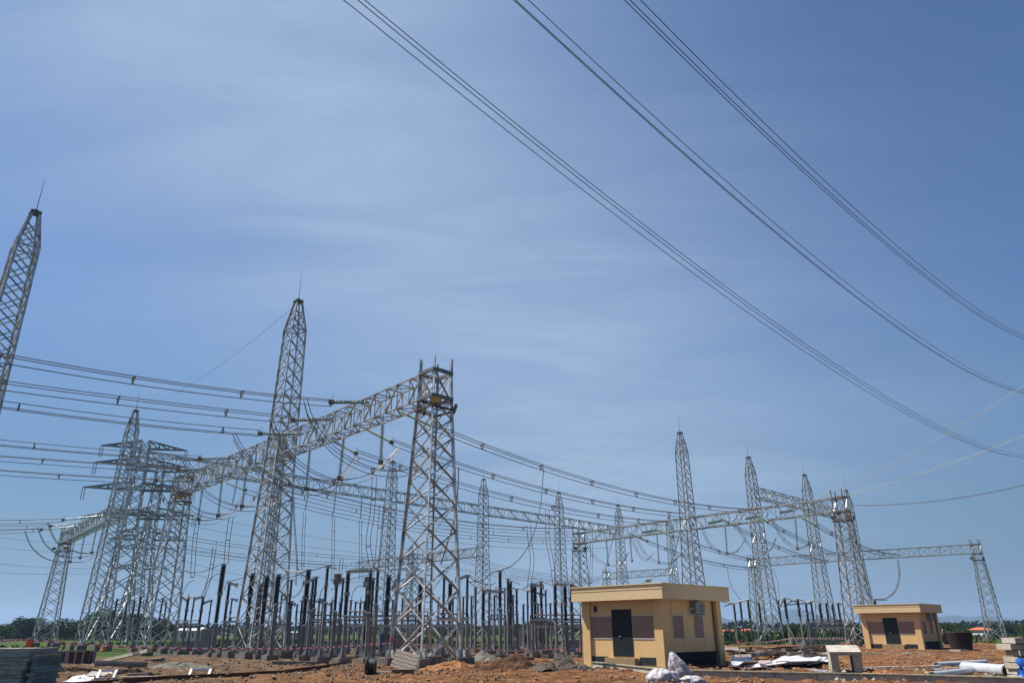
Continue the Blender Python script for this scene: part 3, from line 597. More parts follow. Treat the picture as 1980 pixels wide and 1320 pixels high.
# three bundles rising to the right edge
for P0, pts, lb in ((v3(M2.lerp(M3, .75)), [(1545, 975), (1613, 951), (1700, 910), (1825, 838), (1940, 770), (2010, 728)], 'steepest pale twin conductor rising to the right edge'),
                    (v3(M3.lerp(M4, .3)), [(1575, 973), (1700, 938), (1835, 898), (1960, 849), (2010, 829)], 'middle pale twin conductor rising to the right edge'),
                    (v3(M3.lerp(M4, .9)), [(1650, 976), (1704, 977), (1858, 961), (2010, 930)], 'lowest pale twin conductor rising gently to the right edge')):
    dd = (.70, -.714); bundle(lb, [onplane(x, y, P0, dd) for x, y in pts], [(-.2, .1), (.2, -.1)], r=.032, ext=(0, .8), m_=WIRE2 if 'lowest' not in lb else WIRE, spacing=12, group='pale conductors rising rightward', nseg=40)
# left column strings, loops and conductors
for i, (y0, xe, ya, xs, ys) in enumerate(((1009, 122, 1005, 203, 996), (1020, 98, 1017, 178, 1006), (1028, 80, 1024, 155, 1017))):
    P0 = v3(L1.lerp(A, .75 - .3 * i)); a = onplane(xs, ys, P0, D2); q = [onplane(x, y, P0, D2) for x, y in ((-20, y0), (0, y0), (xe, ya))]
    w = ['uppermost', 'middle', 'lowest'][i]
    bundle(w + ' twin conductor running to the leftmost column beam', q, VP, r=.034, ext=(1.5, 0), group='twin conductors at the leftmost beam'); string(w + ' level glass string at the leftmost beam', a, q[-1], group='level glass strings of the leftmost beam')
    pts = ([(92, 1010), (108, 1045), (135, 1062), (165, 1069), (186, 1066)], [(72, 1018), (88, 1052), (118, 1074), (150, 1077), (182, 1072)], [(48, 1026), (62, 1058), (90, 1080), (130, 1086), (165, 1085), (180, 1076)])[i]
    bundle(w + ' jumper loop sweeping past the leftmost column', [onplane(x, y, P0, D2) for x, y in pts], PAIR, r=.034, fit=False, group='jumper loops of the leftmost beam', name='jumper_loop', cat='cable', spacing=4)
    sx_ = (187, 165, 146)[i]; string(w + ' hanging glass string of the leftmost beam', onplane(sx_, (1022, 1029, 1034)[i], P0, D2), onplane(sx_ - 10, (1068, 1078, 1086)[i], P0, D2), r=.15, group='hanging glass strings of the leftmost beam')
# earth wires
def earth(lb, a, b, sag=.6, r=.014):
    a = Vector(a); b = Vector(b); m = MB(); m.tube([a.lerp(b, k / 20) - Vector((0, 0, sag * 4 * (k / 20) * (1 - k / 20))) for k in range(21)], r, 4); tag(m.build('earth_wire', STEELD), lb, 'wire', 'earth wires')
earth('thin earth wire sloping down left from the tall mast\'s cap', (*t3, 26.9), (*A, 26.9), 1.2)
earth('thin earth wire leaving the tallest mast above the hut', (*M1, 26.9), (*m9, 26.9), 1.0, .02)
for i, (y0, y1) in enumerate(((1033, 1052), (1052, 1070), (1085, 1098), (1104, 1106))):
    m = MB(); a = atY(-40, y0, 150); b = atY(200, y1, 190); m.tube([a.lerp(b, k / 12) - Vector((0, 0, 2 * (k / 12) * (1 - k / 12))) for k in range(13)], .03, 4)
    tag(m.build('distant_wire', STEELD), 'thin distant wire behind the leftmost column, %s from the top' % ORD[i], 'wire', 'thin distant wires on the left')

for i, (x0, y0, x1, y1) in enumerate(((340, 985, 800, 1062), (340, 1010, 800, 1078), (340, 1078, 560, 1122), (560, 1108, 800, 1124), (340, 1098, 560, 1140), (860, 1022, 1180, 1042), (860, 1046, 1180, 1058))):
    m = MB(); a = atY(x0, y0, 130); b = atY(x1, y1, 150); m.tube([a.lerp(b, k / 14) - Vector((0, 0, 3 * (k / 14) * (1 - k / 14))) for k in range(15)], .028, 4)
    tag(m.build('distant_wire', WIRE), 'thin distant wire deep behind the near gantry, %s from the left' % ORD[i], 'wire', 'thin wires deep in the yard')
# ------------------------------------------------------------------ switchyard equipment
EQ = 'black insulated apparatus of the switchyard'
def sheds(a, b, r, n=9, pitch=.11, taper=1.0):
    ln = (Vector(b) - Vector(a)).length; k = max(6, int(ln / pitch)); pr = [(0, r * .7)]
    for i in range(k):
        h = i / k; rr = r * (1 + (taper - 1) * h); pr += [(h + .15 / k, rr * .68), (h + .45 / k, rr), (h + .62 / k, rr * .98), (h + .8 / k, rr * .68)]
    return MB().lathe(a, b, pr + [(1, r * .7 * taper)], n)
def apparatus(lb, xt, yt, yi, yb, kd='post', r=.15, stacks=2, arm=None):
    """xt,yt top; yi foot of the porcelain; yb ground line"""
    r = r * (.85 if kd == 'breaker' else .70)
    Y = min(G(xt, yb, .3).y, 165); T = atY(xt, yt, Y); x, y = T.x, T.y; H = T.z; d = ray(xt, yi); hi = HC + d.z / d.y * Y * 1.0
    hi = max(1.2, min(hi, H - .8)); big = Y > 95
    nm, cat = {'post': ('post_insulator', 'post insulator'), 'breaker': ('circuit_breaker', 'circuit breaker'), 'ct': ('current_transformer', 'current transformer'), 'arrester': ('surge_arrester', 'surge arrester'), 'pole': ('support_pole', 'pole')}[kd]
    root = thing(nm, lb, cat, (x, y, 0), EQ); ns = 7 if big else 10
    m = MB(); zb = .35
    if Y < 95:
        w_ = .10 if kd not in ('ct', 'breaker') else .14
        m.box((x, y, (zb + hi) / 2), (w_ * .5, w_ * 2, hi - zb - .1), .78); m.box((x + .05, y, (zb + hi) / 2), (w_ * 2, w_ * .45, hi - zb - .12), .78)
    else: m.tube([(x, y, .1), (x, y, hi - .1)], .10, 8)
    m.build('pedestal', GREYP, root)
    m = MB(); m.box((x, y, hi - .06), (.32, .32, .09)); m.build('base_flange', GREYL, root); m = MB()
    if Y < 95:
        for rz in (0, math.pi / 2):
            c, s = math.cos(rz), math.sin(rz)
            m.add([(x + c * .3, y + s * .3, zb + .02), (x - c * .3, y - s * .3, zb + .02), (x - c * .1, y - s * .1, zb + .5), (x + c * .1, y + s * .1, zb + .5), (x + c * .3 - s * .02, y + s * .3 + c * .02, zb + .02), (x - c * .3 - s * .02, y - s * .3 + c * .02, zb + .02), (x - c * .1 - s * .02, y - s * .1 + c * .02, zb + .5), (x + c * .1 - s * .02, y + s * .1 + c * .02, zb + .5)], [(0, 1, 2, 3), (7, 6, 5, 4), (0, 3, 7, 4), (1, 5, 6, 2)])
    if m.v: m.build('stiffener', GREYL, root)
    if Y < 95: MB().box((x, y, .12), (.78, .78, .52), .78).build('concrete_footing', CONC, root)
    top = H - .12
    if kd == 'ct': top = H - .75
    if kd == 'arrester': top = H - .5
    segs = [(hi, top)] if stacks == 1 else [(hi, (hi + top) / 2 - .05), ((hi + top) / 2 + .05, top)]
    for i, (a_, b_) in enumerate(segs):
        rr = r * (1.25 if kd == 'breaker' and i == len(segs) - 1 else 1)
        sheds((x, y, a_), (x, y, b_), rr, ns).build('insulator', PORC, root)
    m = MB()
    if stacks == 2: m.tube([(x, y, segs[0][1] - .06), (x, y, segs[1][0] + .06)], r * 1.15, 10); m.build('coupling', GREYP, root); m = MB()
    m.tube([(x, y, top - .04), (x, y, top + .12)], r * .95, 10); m.bar((x - .2, y, top + .12), (x + .2, y, top + .14), .05); m.build('cap', GREYP, root)
    if kd == 'ct':
        m = MB(); m.lathe((x, y, top + .12), (x, y, H), [(0, .2), (.1, .3), (.5, .3), (.55, .2), (.6, .24), (.95, .24), (1, .1)], 12); m.build('head', mat('brown_grey_enamel', (.15, .13, .12), .5, .1), root)
    if kd == 'arrester':
        m = MB(); m.tube([(x, y, top + .1), (x, y, H)], [.06, .012], 6); m.tube([(x + .22 * math.cos(k * .52), y + .22 * math.sin(k * .52), top + .08) for k in range(13)], .02, 4); m.build('spike_terminal', GREYP, root)
    if arm:
        E = atY(arm[0], arm[1], Y + (arm[2] if len(arm) > 2 else 0)); m = MB(); m.bar((x, y, H), E, .14, h=.17); m.box(E, (.12, .12, .3)); m.build('switch_arm', GREYL, root)
    return (x, y, H, hi)
E_ = [  # label, xt, yt, yi, yb, kind, r, stacks, arm
 ('black post in the far left bank, left of the big pylons\' feet', 227, 1157, 1197, 1246, 'post', .2, 1, None), ('slim black post inside the pointed mast\'s lower legs', 246, 1165, 1205, 1247, 'post', .18, 1, None),
 ('black post just right of the pointed mast\'s foot', 261, 1161, 1201, 1247, 'post', .16, 1, (246, 1162)), ('thicker black post beside the big pylon\'s body', 273, 1153, 1195, 1248, 'post', .22, 1, None),
 ('black post left of the floodlight column\'s lower leg', 315, 1155, 1203, 1250, 'post', .16, 2, None), ('thin black post inside the floodlight column\'s legs', 322, 1165, 1203, 1250, 'post', .15, 2, (318, 1160)),
 ('black post touching the floodlight column\'s right leg', 351, 1153, 1200, 1254, 'post', .17, 2, (362, 1161)), ('black spiked arrester right of the floodlight column', 366, 1145, 1201, 1260, 'arrester', .17, 2, None),
 ('slim black post between spiked arrester and thick insulator', 376, 1155, 1204, 1256, 'post', .13, 2, None), ('black post carrying a grey arm left of the thick insulator', 393, 1153, 1205, 1260, 'post', .17, 2, (377, 1157)),
 ('thin black post touching the thick leaning insulator', 409, 1160, 1205, 1256, 'post', .11, 2, (395, 1165)), ('thickest black breaker column, left of the tall mast', 433, 1090, 1204, 1263, 'breaker', .2, 2, (427, 1135)),
 ('black post with short grey arm beside the thickest breaker', 444, 1126, 1199, 1264, 'post', .17, 2, (458, 1131)), ('slim black post between breaker and tall mast', 449, 1157, 1206, 1256, 'post', .12, 2, (458, 1160)),
 ('thick black column seen inside the tall mast\'s left legs', 489, 1108, 1190, 1265, 'breaker', .2, 2, None), ('black column in the middle of the tall mast\'s legs', 505, 1128, 1200, 1262, 'post', .2, 2, (515, 1132)),
 ('black column beside the tall mast\'s front leg', 517, 1112, 1205, 1266, 'breaker', .19, 2, None), ('black column against the tall mast\'s right leg', 539, 1110, 1166, 1268, 'breaker', .19, 1, None),
 ('slim black post right of the tall mast, topmost of its pair', 564, 1121, 1177, 1264, 'post', .15, 2, None), ('short black post with grey arm right of the tall mast', 553, 1165, 1208, 1260, 'post', .12, 2, (570, 1168)),
 ('short thick post close behind the slim pair', 564, 1162, 1202, 1262, 'post', .17, 1, None), ('swollen black breaker column with tapered waist', 597, 1101, 1207, 1265, 'breaker', .2, 2, None),
 ('spiked arrester left of the swollen breaker', 586, 1150, 1202, 1262, 'arrester', .15, 2, None), ('black post with grey arm pointing left', 606, 1119, 1178, 1268, 'post', .15, 2, (587, 1127)),
 ('black post paired closely behind the left-pointing arm', 612, 1115, 1175, 1266, 'post', .15, 2, None), ('slender post behind the left-pointing arm', 598, 1160, 1200, 1258, 'post', .12, 2, (620, 1163)),
 ('twin-wired slim post left of the tallest middle post', 618, 1157, 1205, 1260, 'post', .13, 2, None), ('second slim post left of the tallest middle post', 624, 1158, 1206, 1259, 'post', .12, 2, None),
 ('tallest black post in the middle bank, thin and straight', 634, 1094, 1163, 1272, 'post', .15, 2, None), ('grey-headed current transformer with brown cap', 653, 1108, 1180, 1268, 'ct', .17, 1, None),
 ('spiked arrester left of the grey-headed transformer', 643, 1151, 1196, 1258, 'arrester', .14, 2, None), ('slim post holding the arm beside the grey head', 664, 1118, 1195, 1266, 'post', .13, 2, (648, 1128)),
 ('thick black post with a long grey arm to its neighbour', 674, 1104, 1188, 1274, 'post', .2, 2, (718, 1103)), ('short twin-wired post right of the long-armed post', 679, 1160, 1204, 1259, 'post', .14, 2, None),
 ('spiked arrester standing alone against the sky', 698, 1153, 1204, 1260, 'arrester', .14, 1, None), ('second grey-headed transformer beside the near column', 712, 1114, 1180, 1268, 'ct', .19, 1, None),
 ('thick black post receiving the long grey arm', 717, 1104, 1182, 1275, 'post', .17, 2, None), ('dark post close behind the second grey head', 722, 1118, 1192, 1270, 'post', .15, 2, (708, 1130)),
 ('slender post right of the second grey head', 731, 1102, 1167, 1272, 'post', .15, 2, None), ('broad black column in front of the slim mast', 752, 1112, 1192, 1265, 'breaker', .2, 2, None),
 ('black post between slim mast and near flat column', 768, 1120, 1186, 1266, 'post', .19, 1, (760, 1135)), ('short post low behind the near column', 779, 1145, 1190, 1256, 'post', .12, 2, None),
 ('black column behind the near flat column\'s front leg', 814, 1118, 1190, 1264, 'breaker', .18, 2, (795, 1113)), ('black post inside the near column\'s right half', 859, 1116, 1186, 1267, 'post', .14, 2, None),
 ('swollen black column seen through the near column', 871, 1124, 1205, 1262, 'breaker', .18, 2, None), ('black post against the near column\'s right leg', 887, 1123, 1186, 1265, 'post', .15, 1, None),
 ('black post with grey arm right of the near column', 904, 1112, 1192, 1268, 'post', .14, 2, (882, 1121)), ('black post left of the slim mast\'s foot', 920, 1136, 1184, 1256, 'post', .15, 2, None),
 ('dark post joined by a level arm to the tallest post', 935, 1141, 1200, 1264, 'post', .19, 1, (976, 1144)), ('black post on the slim mast\'s right side', 946, 1144, 1190, 1258, 'post', .14, 1, None),
 ('tallest black post left of the hut, standing clear', 967, 1103, 1175, 1268, 'post', .18, 2, None), ('slim post right behind the tallest clear post', 976, 1137, 1201, 1256, 'post', .12, 2, None),
 ('black post with short porcelain, second right of the tallest', 982, 1119, 1180, 1257, 'post', .17, 2, None), ('swollen leaning column, third right of the tallest', 987, 1124, 1208, 1256, 'breaker', .18, 2, None),
 ('lone slim post on a long grey pedestal', 999, 1139, 1184, 1256, 'post', .16, 2, None), ('slim post left of the power transformer', 1020, 1141, 1200, 1255, 'post', .14, 2, (1055, 1150)),
 ('black post above the power transformer\'s left side', 1028, 1128, 1197, 1264, 'post', .16, 2, (1050, 1134)), ('thick column above the power transformer', 1034, 1131, 1196, 1258, 'breaker', .18, 2, None),
 ('black post on pedestal before the power transformer', 1046, 1124, 1177, 1258, 'post', .19, 2, None), ('slim post above the power transformer\'s right side', 1055, 1141, 1195, 1256, 'post', .13, 2, None),
 ('black column against the far slim mast', 1073, 1129, 1192, 1264, 'post', .19, 2, (1094, 1130)), ('dark red-banded column right of the far slim mast', 1092, 1131, 1200, 1262, 'breaker', .16, 2, None),
 ('black post just left of the hut\'s roof edge', 1104, 1129, 1182, 1262, 'post', .18, 2, (1118, 1137)),
 ('first black post right of the near hut', 1419, 1168, 1199, 1240, 'post', .24, 2, None), ('second black post right of the near hut', 1431, 1163, 1196, 1240, 'post', .24, 2, None),
 ('third black post right of the near hut', 1446, 1160, 1195, 1240, 'post', .26, 2, None), ('fourth black post, left of the upper-beam mast', 1467, 1165, 1203, 1240, 'post', .24, 2, None),
 ('black post seen through the upper-beam mast', 1505, 1160, 1200, 1240, 'post', .2, 1, None), ('tall black post right of the upper-beam mast', 1517, 1157, 1196, 1243, 'post', .25, 2, (1508, 1171)),
 ('tall black post alone before the palms', 1542, 1158, 1192, 1244, 'post', .25, 2, None), ('black post over the white switch bars, first of the row', 1558, 1166, 1203, 1241, 'post', .24, 2, (1567, 1166)),
 ('black post over the white switch bars, second of the row', 1568, 1163, 1199, 1241, 'post', .22, 2, None), ('black post behind the crossing mast\'s left leg', 1584, 1167, 1202, 1240, 'post', .24, 1, None),
 ('black post in the middle of the crossing mast', 1597, 1165, 1202, 1240, 'post', .24, 2, None), ('black post behind the crossing mast\'s right leg', 1609, 1168, 1202, 1240, 'post', .22, 1, None),
 ('black post left of the red-bracket column', 1620, 1165, 1203, 1240, 'post', .24, 2, (1628, 1168)), ('black post peeking over the far hut roof', 1691, 1160, 1190, 1240, 'post', .28, 2, None)]
for e in E_: apparatus(*e)
BK = (545, 575, 604, 629, 641, 658, 688, 705, 727, 745, 760, 790, 805, 835, 848, 876, 896, 912, 956, 992, 1012, 1040, 1064, 1086)
for i, px_ in enumerate(BK): apparatus('thin post standing deep in the switchyard, %s of the back bank from the left' % ORD[i], px_, 1150 + (i * 37) % 19, 1192 + (i * 53) % 17, 1249 + i % 3, 'post', .17, 2, (px_ + 9, 1152 + (i * 37) % 19) if i % 3 == 0 else None)
# steel support frames
def sframe(lb, xa, xb, y, yb, y2=None, mat_=None, th=.10):
    Ya = G((xa + xb) / 2, yb, .3).y; a = atY(xa, y, Ya); b = atY(xb, y2 or y, Ya); root = thing('support_frame', lb, 'steel frame', (a.x, a.y, 0), 'steel frames between the pedestals')
    m = MB(); m.bar(a, b, th, h=th * 1.5); m.build('rail', mat_ or GREYL, root); n = max(2, int((b - a).length / 4) + 1)
    m = MB(); m.tube([a + Vector((0, 0, .3)), b + Vector((0, 0, .3))], .05, 6)
    for i in range(n + 1): p = a.lerp(b, i / n); m.bar(p, p + Vector((0, 0, .3)), .08)
    m.build('drive_rod', STEELD, root)
    for p in (a, b): m = MB(); m.bar((p.x, p.y, .1), (p.x, p.y, p.z), .12); m.build('leg', GREYP, root)
for a in (('grey rail between the long-armed posts, upper', 668, 708, 1192, 1272), ('grey rail between the long-armed posts, lower', 670, 706, 1209, 1272), ('long grey rail crossing behind the near column', 712, 905, 1209, 1270),
          ('short rail at the left of the long-armed post', 603, 656, 1198, 1266), ('lower short rail at the left of the long-armed post', 603, 655, 1212, 1266), ('upper rail behind the near column\'s legs', 716, 827, 1190, 1262),
          ('upper rail right of the near column\'s front leg', 848, 905, 1195, 1266), ('upper rail before the power transformer', 1026, 1122, 1197, 1262), ('lower rail before the power transformer', 1030, 1122, 1211, 1262),
          ('upper pale rail under the far right posts', 1560, 1646, 1203, 1242), ('lower pale rail under the far right posts', 1570, 1646, 1213, 1242), ('rail left of the tall mast\'s foot', 340, 384, 1206, 1258), ('lower rail left of the tall mast\'s foot', 341, 384, 1220, 1258),
          ('rail inside the tall mast\'s left legs', 434, 458, 1201, 1262), ('thin rail joining posts beside the tall mast', 535, 562, 1210, 1262), ('rail right of the slim mast\'s foot', 945, 978, 1196, 1260)): sframe(*a)
# white bus tubes on top of the posts
for i, (Y, pts) in enumerate(((60, [(731, 1099), (741, 1102), (752, 1110)]), (52, [(904, 1111), (912, 1113), (922, 1114)]), (60, [(905, 1123), (918, 1132), (932, 1137)]), (62, [(925, 1130), (940, 1136), (948, 1141)]), (60, [(983, 1119), (995, 1124), (1006, 1129)]), (62, [(988, 1137), (1002, 1137), (1016, 1141), (1028, 1142)]), (62, [(1047, 1123), (1058, 1127), (1070, 1132)]), (62, [(1104, 1129), (1118, 1134), (1130, 1138)]),
                        (125, [(1395, 1162), (1420, 1165), (1447, 1158)]), (125, [(1400, 1171), (1432, 1162), (1450, 1159)]), (125, [(1447, 1158), (1465, 1167), (1480, 1165)]), (125, [(1507, 1158), (1518, 1155), (1542, 1164)]), (125, [(1518, 1168), (1542, 1158), (1560, 1165)]), (125, [(1560, 1165), (1570, 1161), (1592, 1166)]), (125, [(1505, 1172), (1530, 1168), (1556, 1166)]), (125, [(1690, 1158), (1702, 1159), (1715, 1159)]),
                        (50, [(548, 1101), (566, 1104), (584, 1105)]), (52, [(633, 1093), (641, 1097), (652, 1100)]), (52, [(575, 1095), (581, 1108), (594, 1116)]))):
    m = MB(); m.tube(smooth(front(0, 0, Y, pts), 10), .045 if Y < 100 else .11, 6)
    w = 'far right bank' if Y > 100 else ('bank left of the near column' if pts[0][0] < 800 else 'bank right of the near column')
    tag(m.build('bus_tube', WIRE2), 'pale link topping the %s, %s from the left' % (w, ORD[i % 16]), 'bus bar', 'pale links on the posts')
# sagging dark links
for i, (Y, pts) in enumerate(((62, [(358, 1103), (378, 1106), (400, 1102), (428, 1090)]), (62, [(395, 1150), (402, 1125), (418, 1110), (432, 1108)]), (62, [(352, 1150), (362, 1130), (375, 1120)]), (52, [(545, 1118), (570, 1113), (596, 1101)]), (52, [(597, 1103), (615, 1099), (634, 1093)]), (50, [(545, 1140), (555, 1124), (566, 1120)]), (52, [(566, 1155), (578, 1146), (588, 1128)]),
                        (52, [(618, 1157), (622, 1140), (634, 1130)]), (60, [(679, 1158), (684, 1142), (694, 1132), (704, 1134)]), (60, [(640, 1140), (660, 1128), (676, 1120), (706, 1112), (716, 1108)]), (55, [(904, 1112), (925, 1125), (948, 1130), (960, 1124)]), (60, [(1010, 1138), (1022, 1132), (1046, 1124)]), (62, [(717, 1108), (724, 1100), (731, 1101)]), (60, [(434, 1140), (440, 1124), (450, 1122), (470, 1116)]))):
    m = MB(); m.tube(smooth(front(0, 0, Y, pts), 14), .028, 5); tag(m.build('flexible_link', WIRE), 'dark sagging link between apparatus tops, %s from the left' % ORD[i], 'cable', 'sagging links between apparatus')
# cabinets
def cabinet(lb, x0, x1, y0, y1, m_=GREYP, panel=None, legs=False, dep=.6):
    Y = G((x0 + x1) / 2, y1, .1).y; a = atY(x0, y1, Y); b = atY(x1, y0, Y); w = b.x - a.x; h = b.z - .05; z0 = .1
    if legs: z0 = h * .45
    root = thing('control_cabinet', lb, 'cabinet', ((a.x + b.x) / 2, Y, 0), 'grey cabinets in the yard'); cx_ = (a.x + b.x) / 2
    MB().box((cx_, Y + dep / 2, (z0 + h) / 2), (w, dep, h - z0), .0).build('body', m_, root)
    m = MB(); m.box((cx_, Y + dep / 2, h + .03), (w + .1, dep + .1, .06)); m.build('roof', GREYL, root)
    m = MB(); m.box((cx_ - w * .24, Y - .012, (z0 + h) / 2), (w * .42, .024, (h - z0) * .86)); m.box((cx_ + w * .24, Y - .012, (z0 + h) / 2), (w * .42, .024, (h - z0) * .86)); m.build('door', panel or m_, root)
    if legs:
        for s_ in (-1, 1): MB().bar((cx_ + s_ * w * .4, Y + dep / 2, 0), (cx_ + s_ * w * .4, Y + dep / 2, z0), .1).build('leg', GREYP, root)
    else: MB().box((cx_, Y + dep / 2, .0), (w + .25, dep + .25, .34)).build('plinth', CONC, root)
for a in (('large grey cabinet beside the thickest breaker', 383, 409, 1216, 1263), ('low wide grey cabinet with bars left of the big one', 352, 381, 1238, 1259), ('small grey cabinet seen through the tall mast\'s left leg', 458, 470, 1225, 1252), ('raised grey box on posts right of the tall mast', 572, 592, 1208, 1260, GREYP, None, True),
          ('pale narrow pillar cabinet against the field', 698, 704, 1228, 1258, CONCL), ('cabinet with a blue door left of the near column', 733, 757, 1222, 1260, GREYP, mat('blue_sign_panel', (.03, .06, .13), .5)), ('wide cabinet behind the near column\'s left leg', 758, 792, 1226, 1262),
          ('low equipment box under the middle rails', 627, 652, 1238, 1262, GREYP, None, True), ('grey raised box left of the hut, first', 1089, 1102, 1236, 1262, GREYP, None, True), ('grey raised box left of the hut, second', 1103, 1120, 1236, 1262, GREYP, None, True), ('grey cabinet inside the near column\'s legs', 795, 812, 1228, 1262)): cabinet(*a)
# power transformer
P = G(1043, 1256, 0); Y = 92; x0 = atY(1024, 1240, Y).x; x1 = atY(1066, 1240, Y).x; root = thing('power_transformer', 'dark grey power transformer with radiators behind the black posts', 'transformer', ((x0 + x1) / 2, Y, 0))
cx_ = (x0 + x1) / 2; MB().box((cx_, Y + 1.2, 1.5), (x1 - x0 - .6, 2.2, 2.3)).build('tank', mat('dark_grey_tank', (.09, .09, .09), .5, .1), root)
m = MB()
for k in range(7): m.box((x0 + .3 + k * .36, Y - .1, 1.6), (.1, .5, 1.7))
m.build('radiator', GREYP, root); m = MB(); m.tube([(x1 - .2, Y, 2.3), (x1 - .2, Y + 2.4, 2.3)], .55, 14); m.build('conservator', mat('dark_blue_grey', (.03, .035, .045), .4), root)
m = MB(); m.box((cx_, Y + 1, 3.0), (x1 - x0 - 1, 1.4, .5)); m.build('cover', GREYP, root); m = MB(); m.box((cx_, Y + 1.2, .2), (x1 - x0, 2.6, .4)); m.build('skid', CONC, root)
def drum(lb, px, pb, r, w, rz, mat_=WOOD, D=None):
    P = G(px, pb, .05) if D is None else atY(px, pb, D); root = thing('cable_drum', lb, 'cable drum', (P.x, P.y, 0)); ax = Vector((math.cos(rz), math.sin(rz), 0)); c = Vector((P.x, P.y, r + .02))
    for s_ in (-1, 1):
        m = MB(); m.tube([c + ax * (s_ * w / 2 - .04), c + ax * (s_ * w / 2 + .04)], r, 24); m.build('flange', mat_, root)
    m = MB(); m.tube([c - ax * (w / 2 - .06), c + ax * (w / 2 - .06)], r * .72, 20); m.build('wound_cable', mat('black_cable', (.02, .02, .022), .6), root)
drum('big dark cable drum behind the lone slim posts', 1017, 1256, 1.0, 1.1, .35, mat('dark_wood_drum', (.035, .03, .028), .8))
drum('small cable reel on the earth left of the broken pallet', 716, 1303, .36, .4, .15, mat('dark_green_wood', (.05, .05, .04), .8))

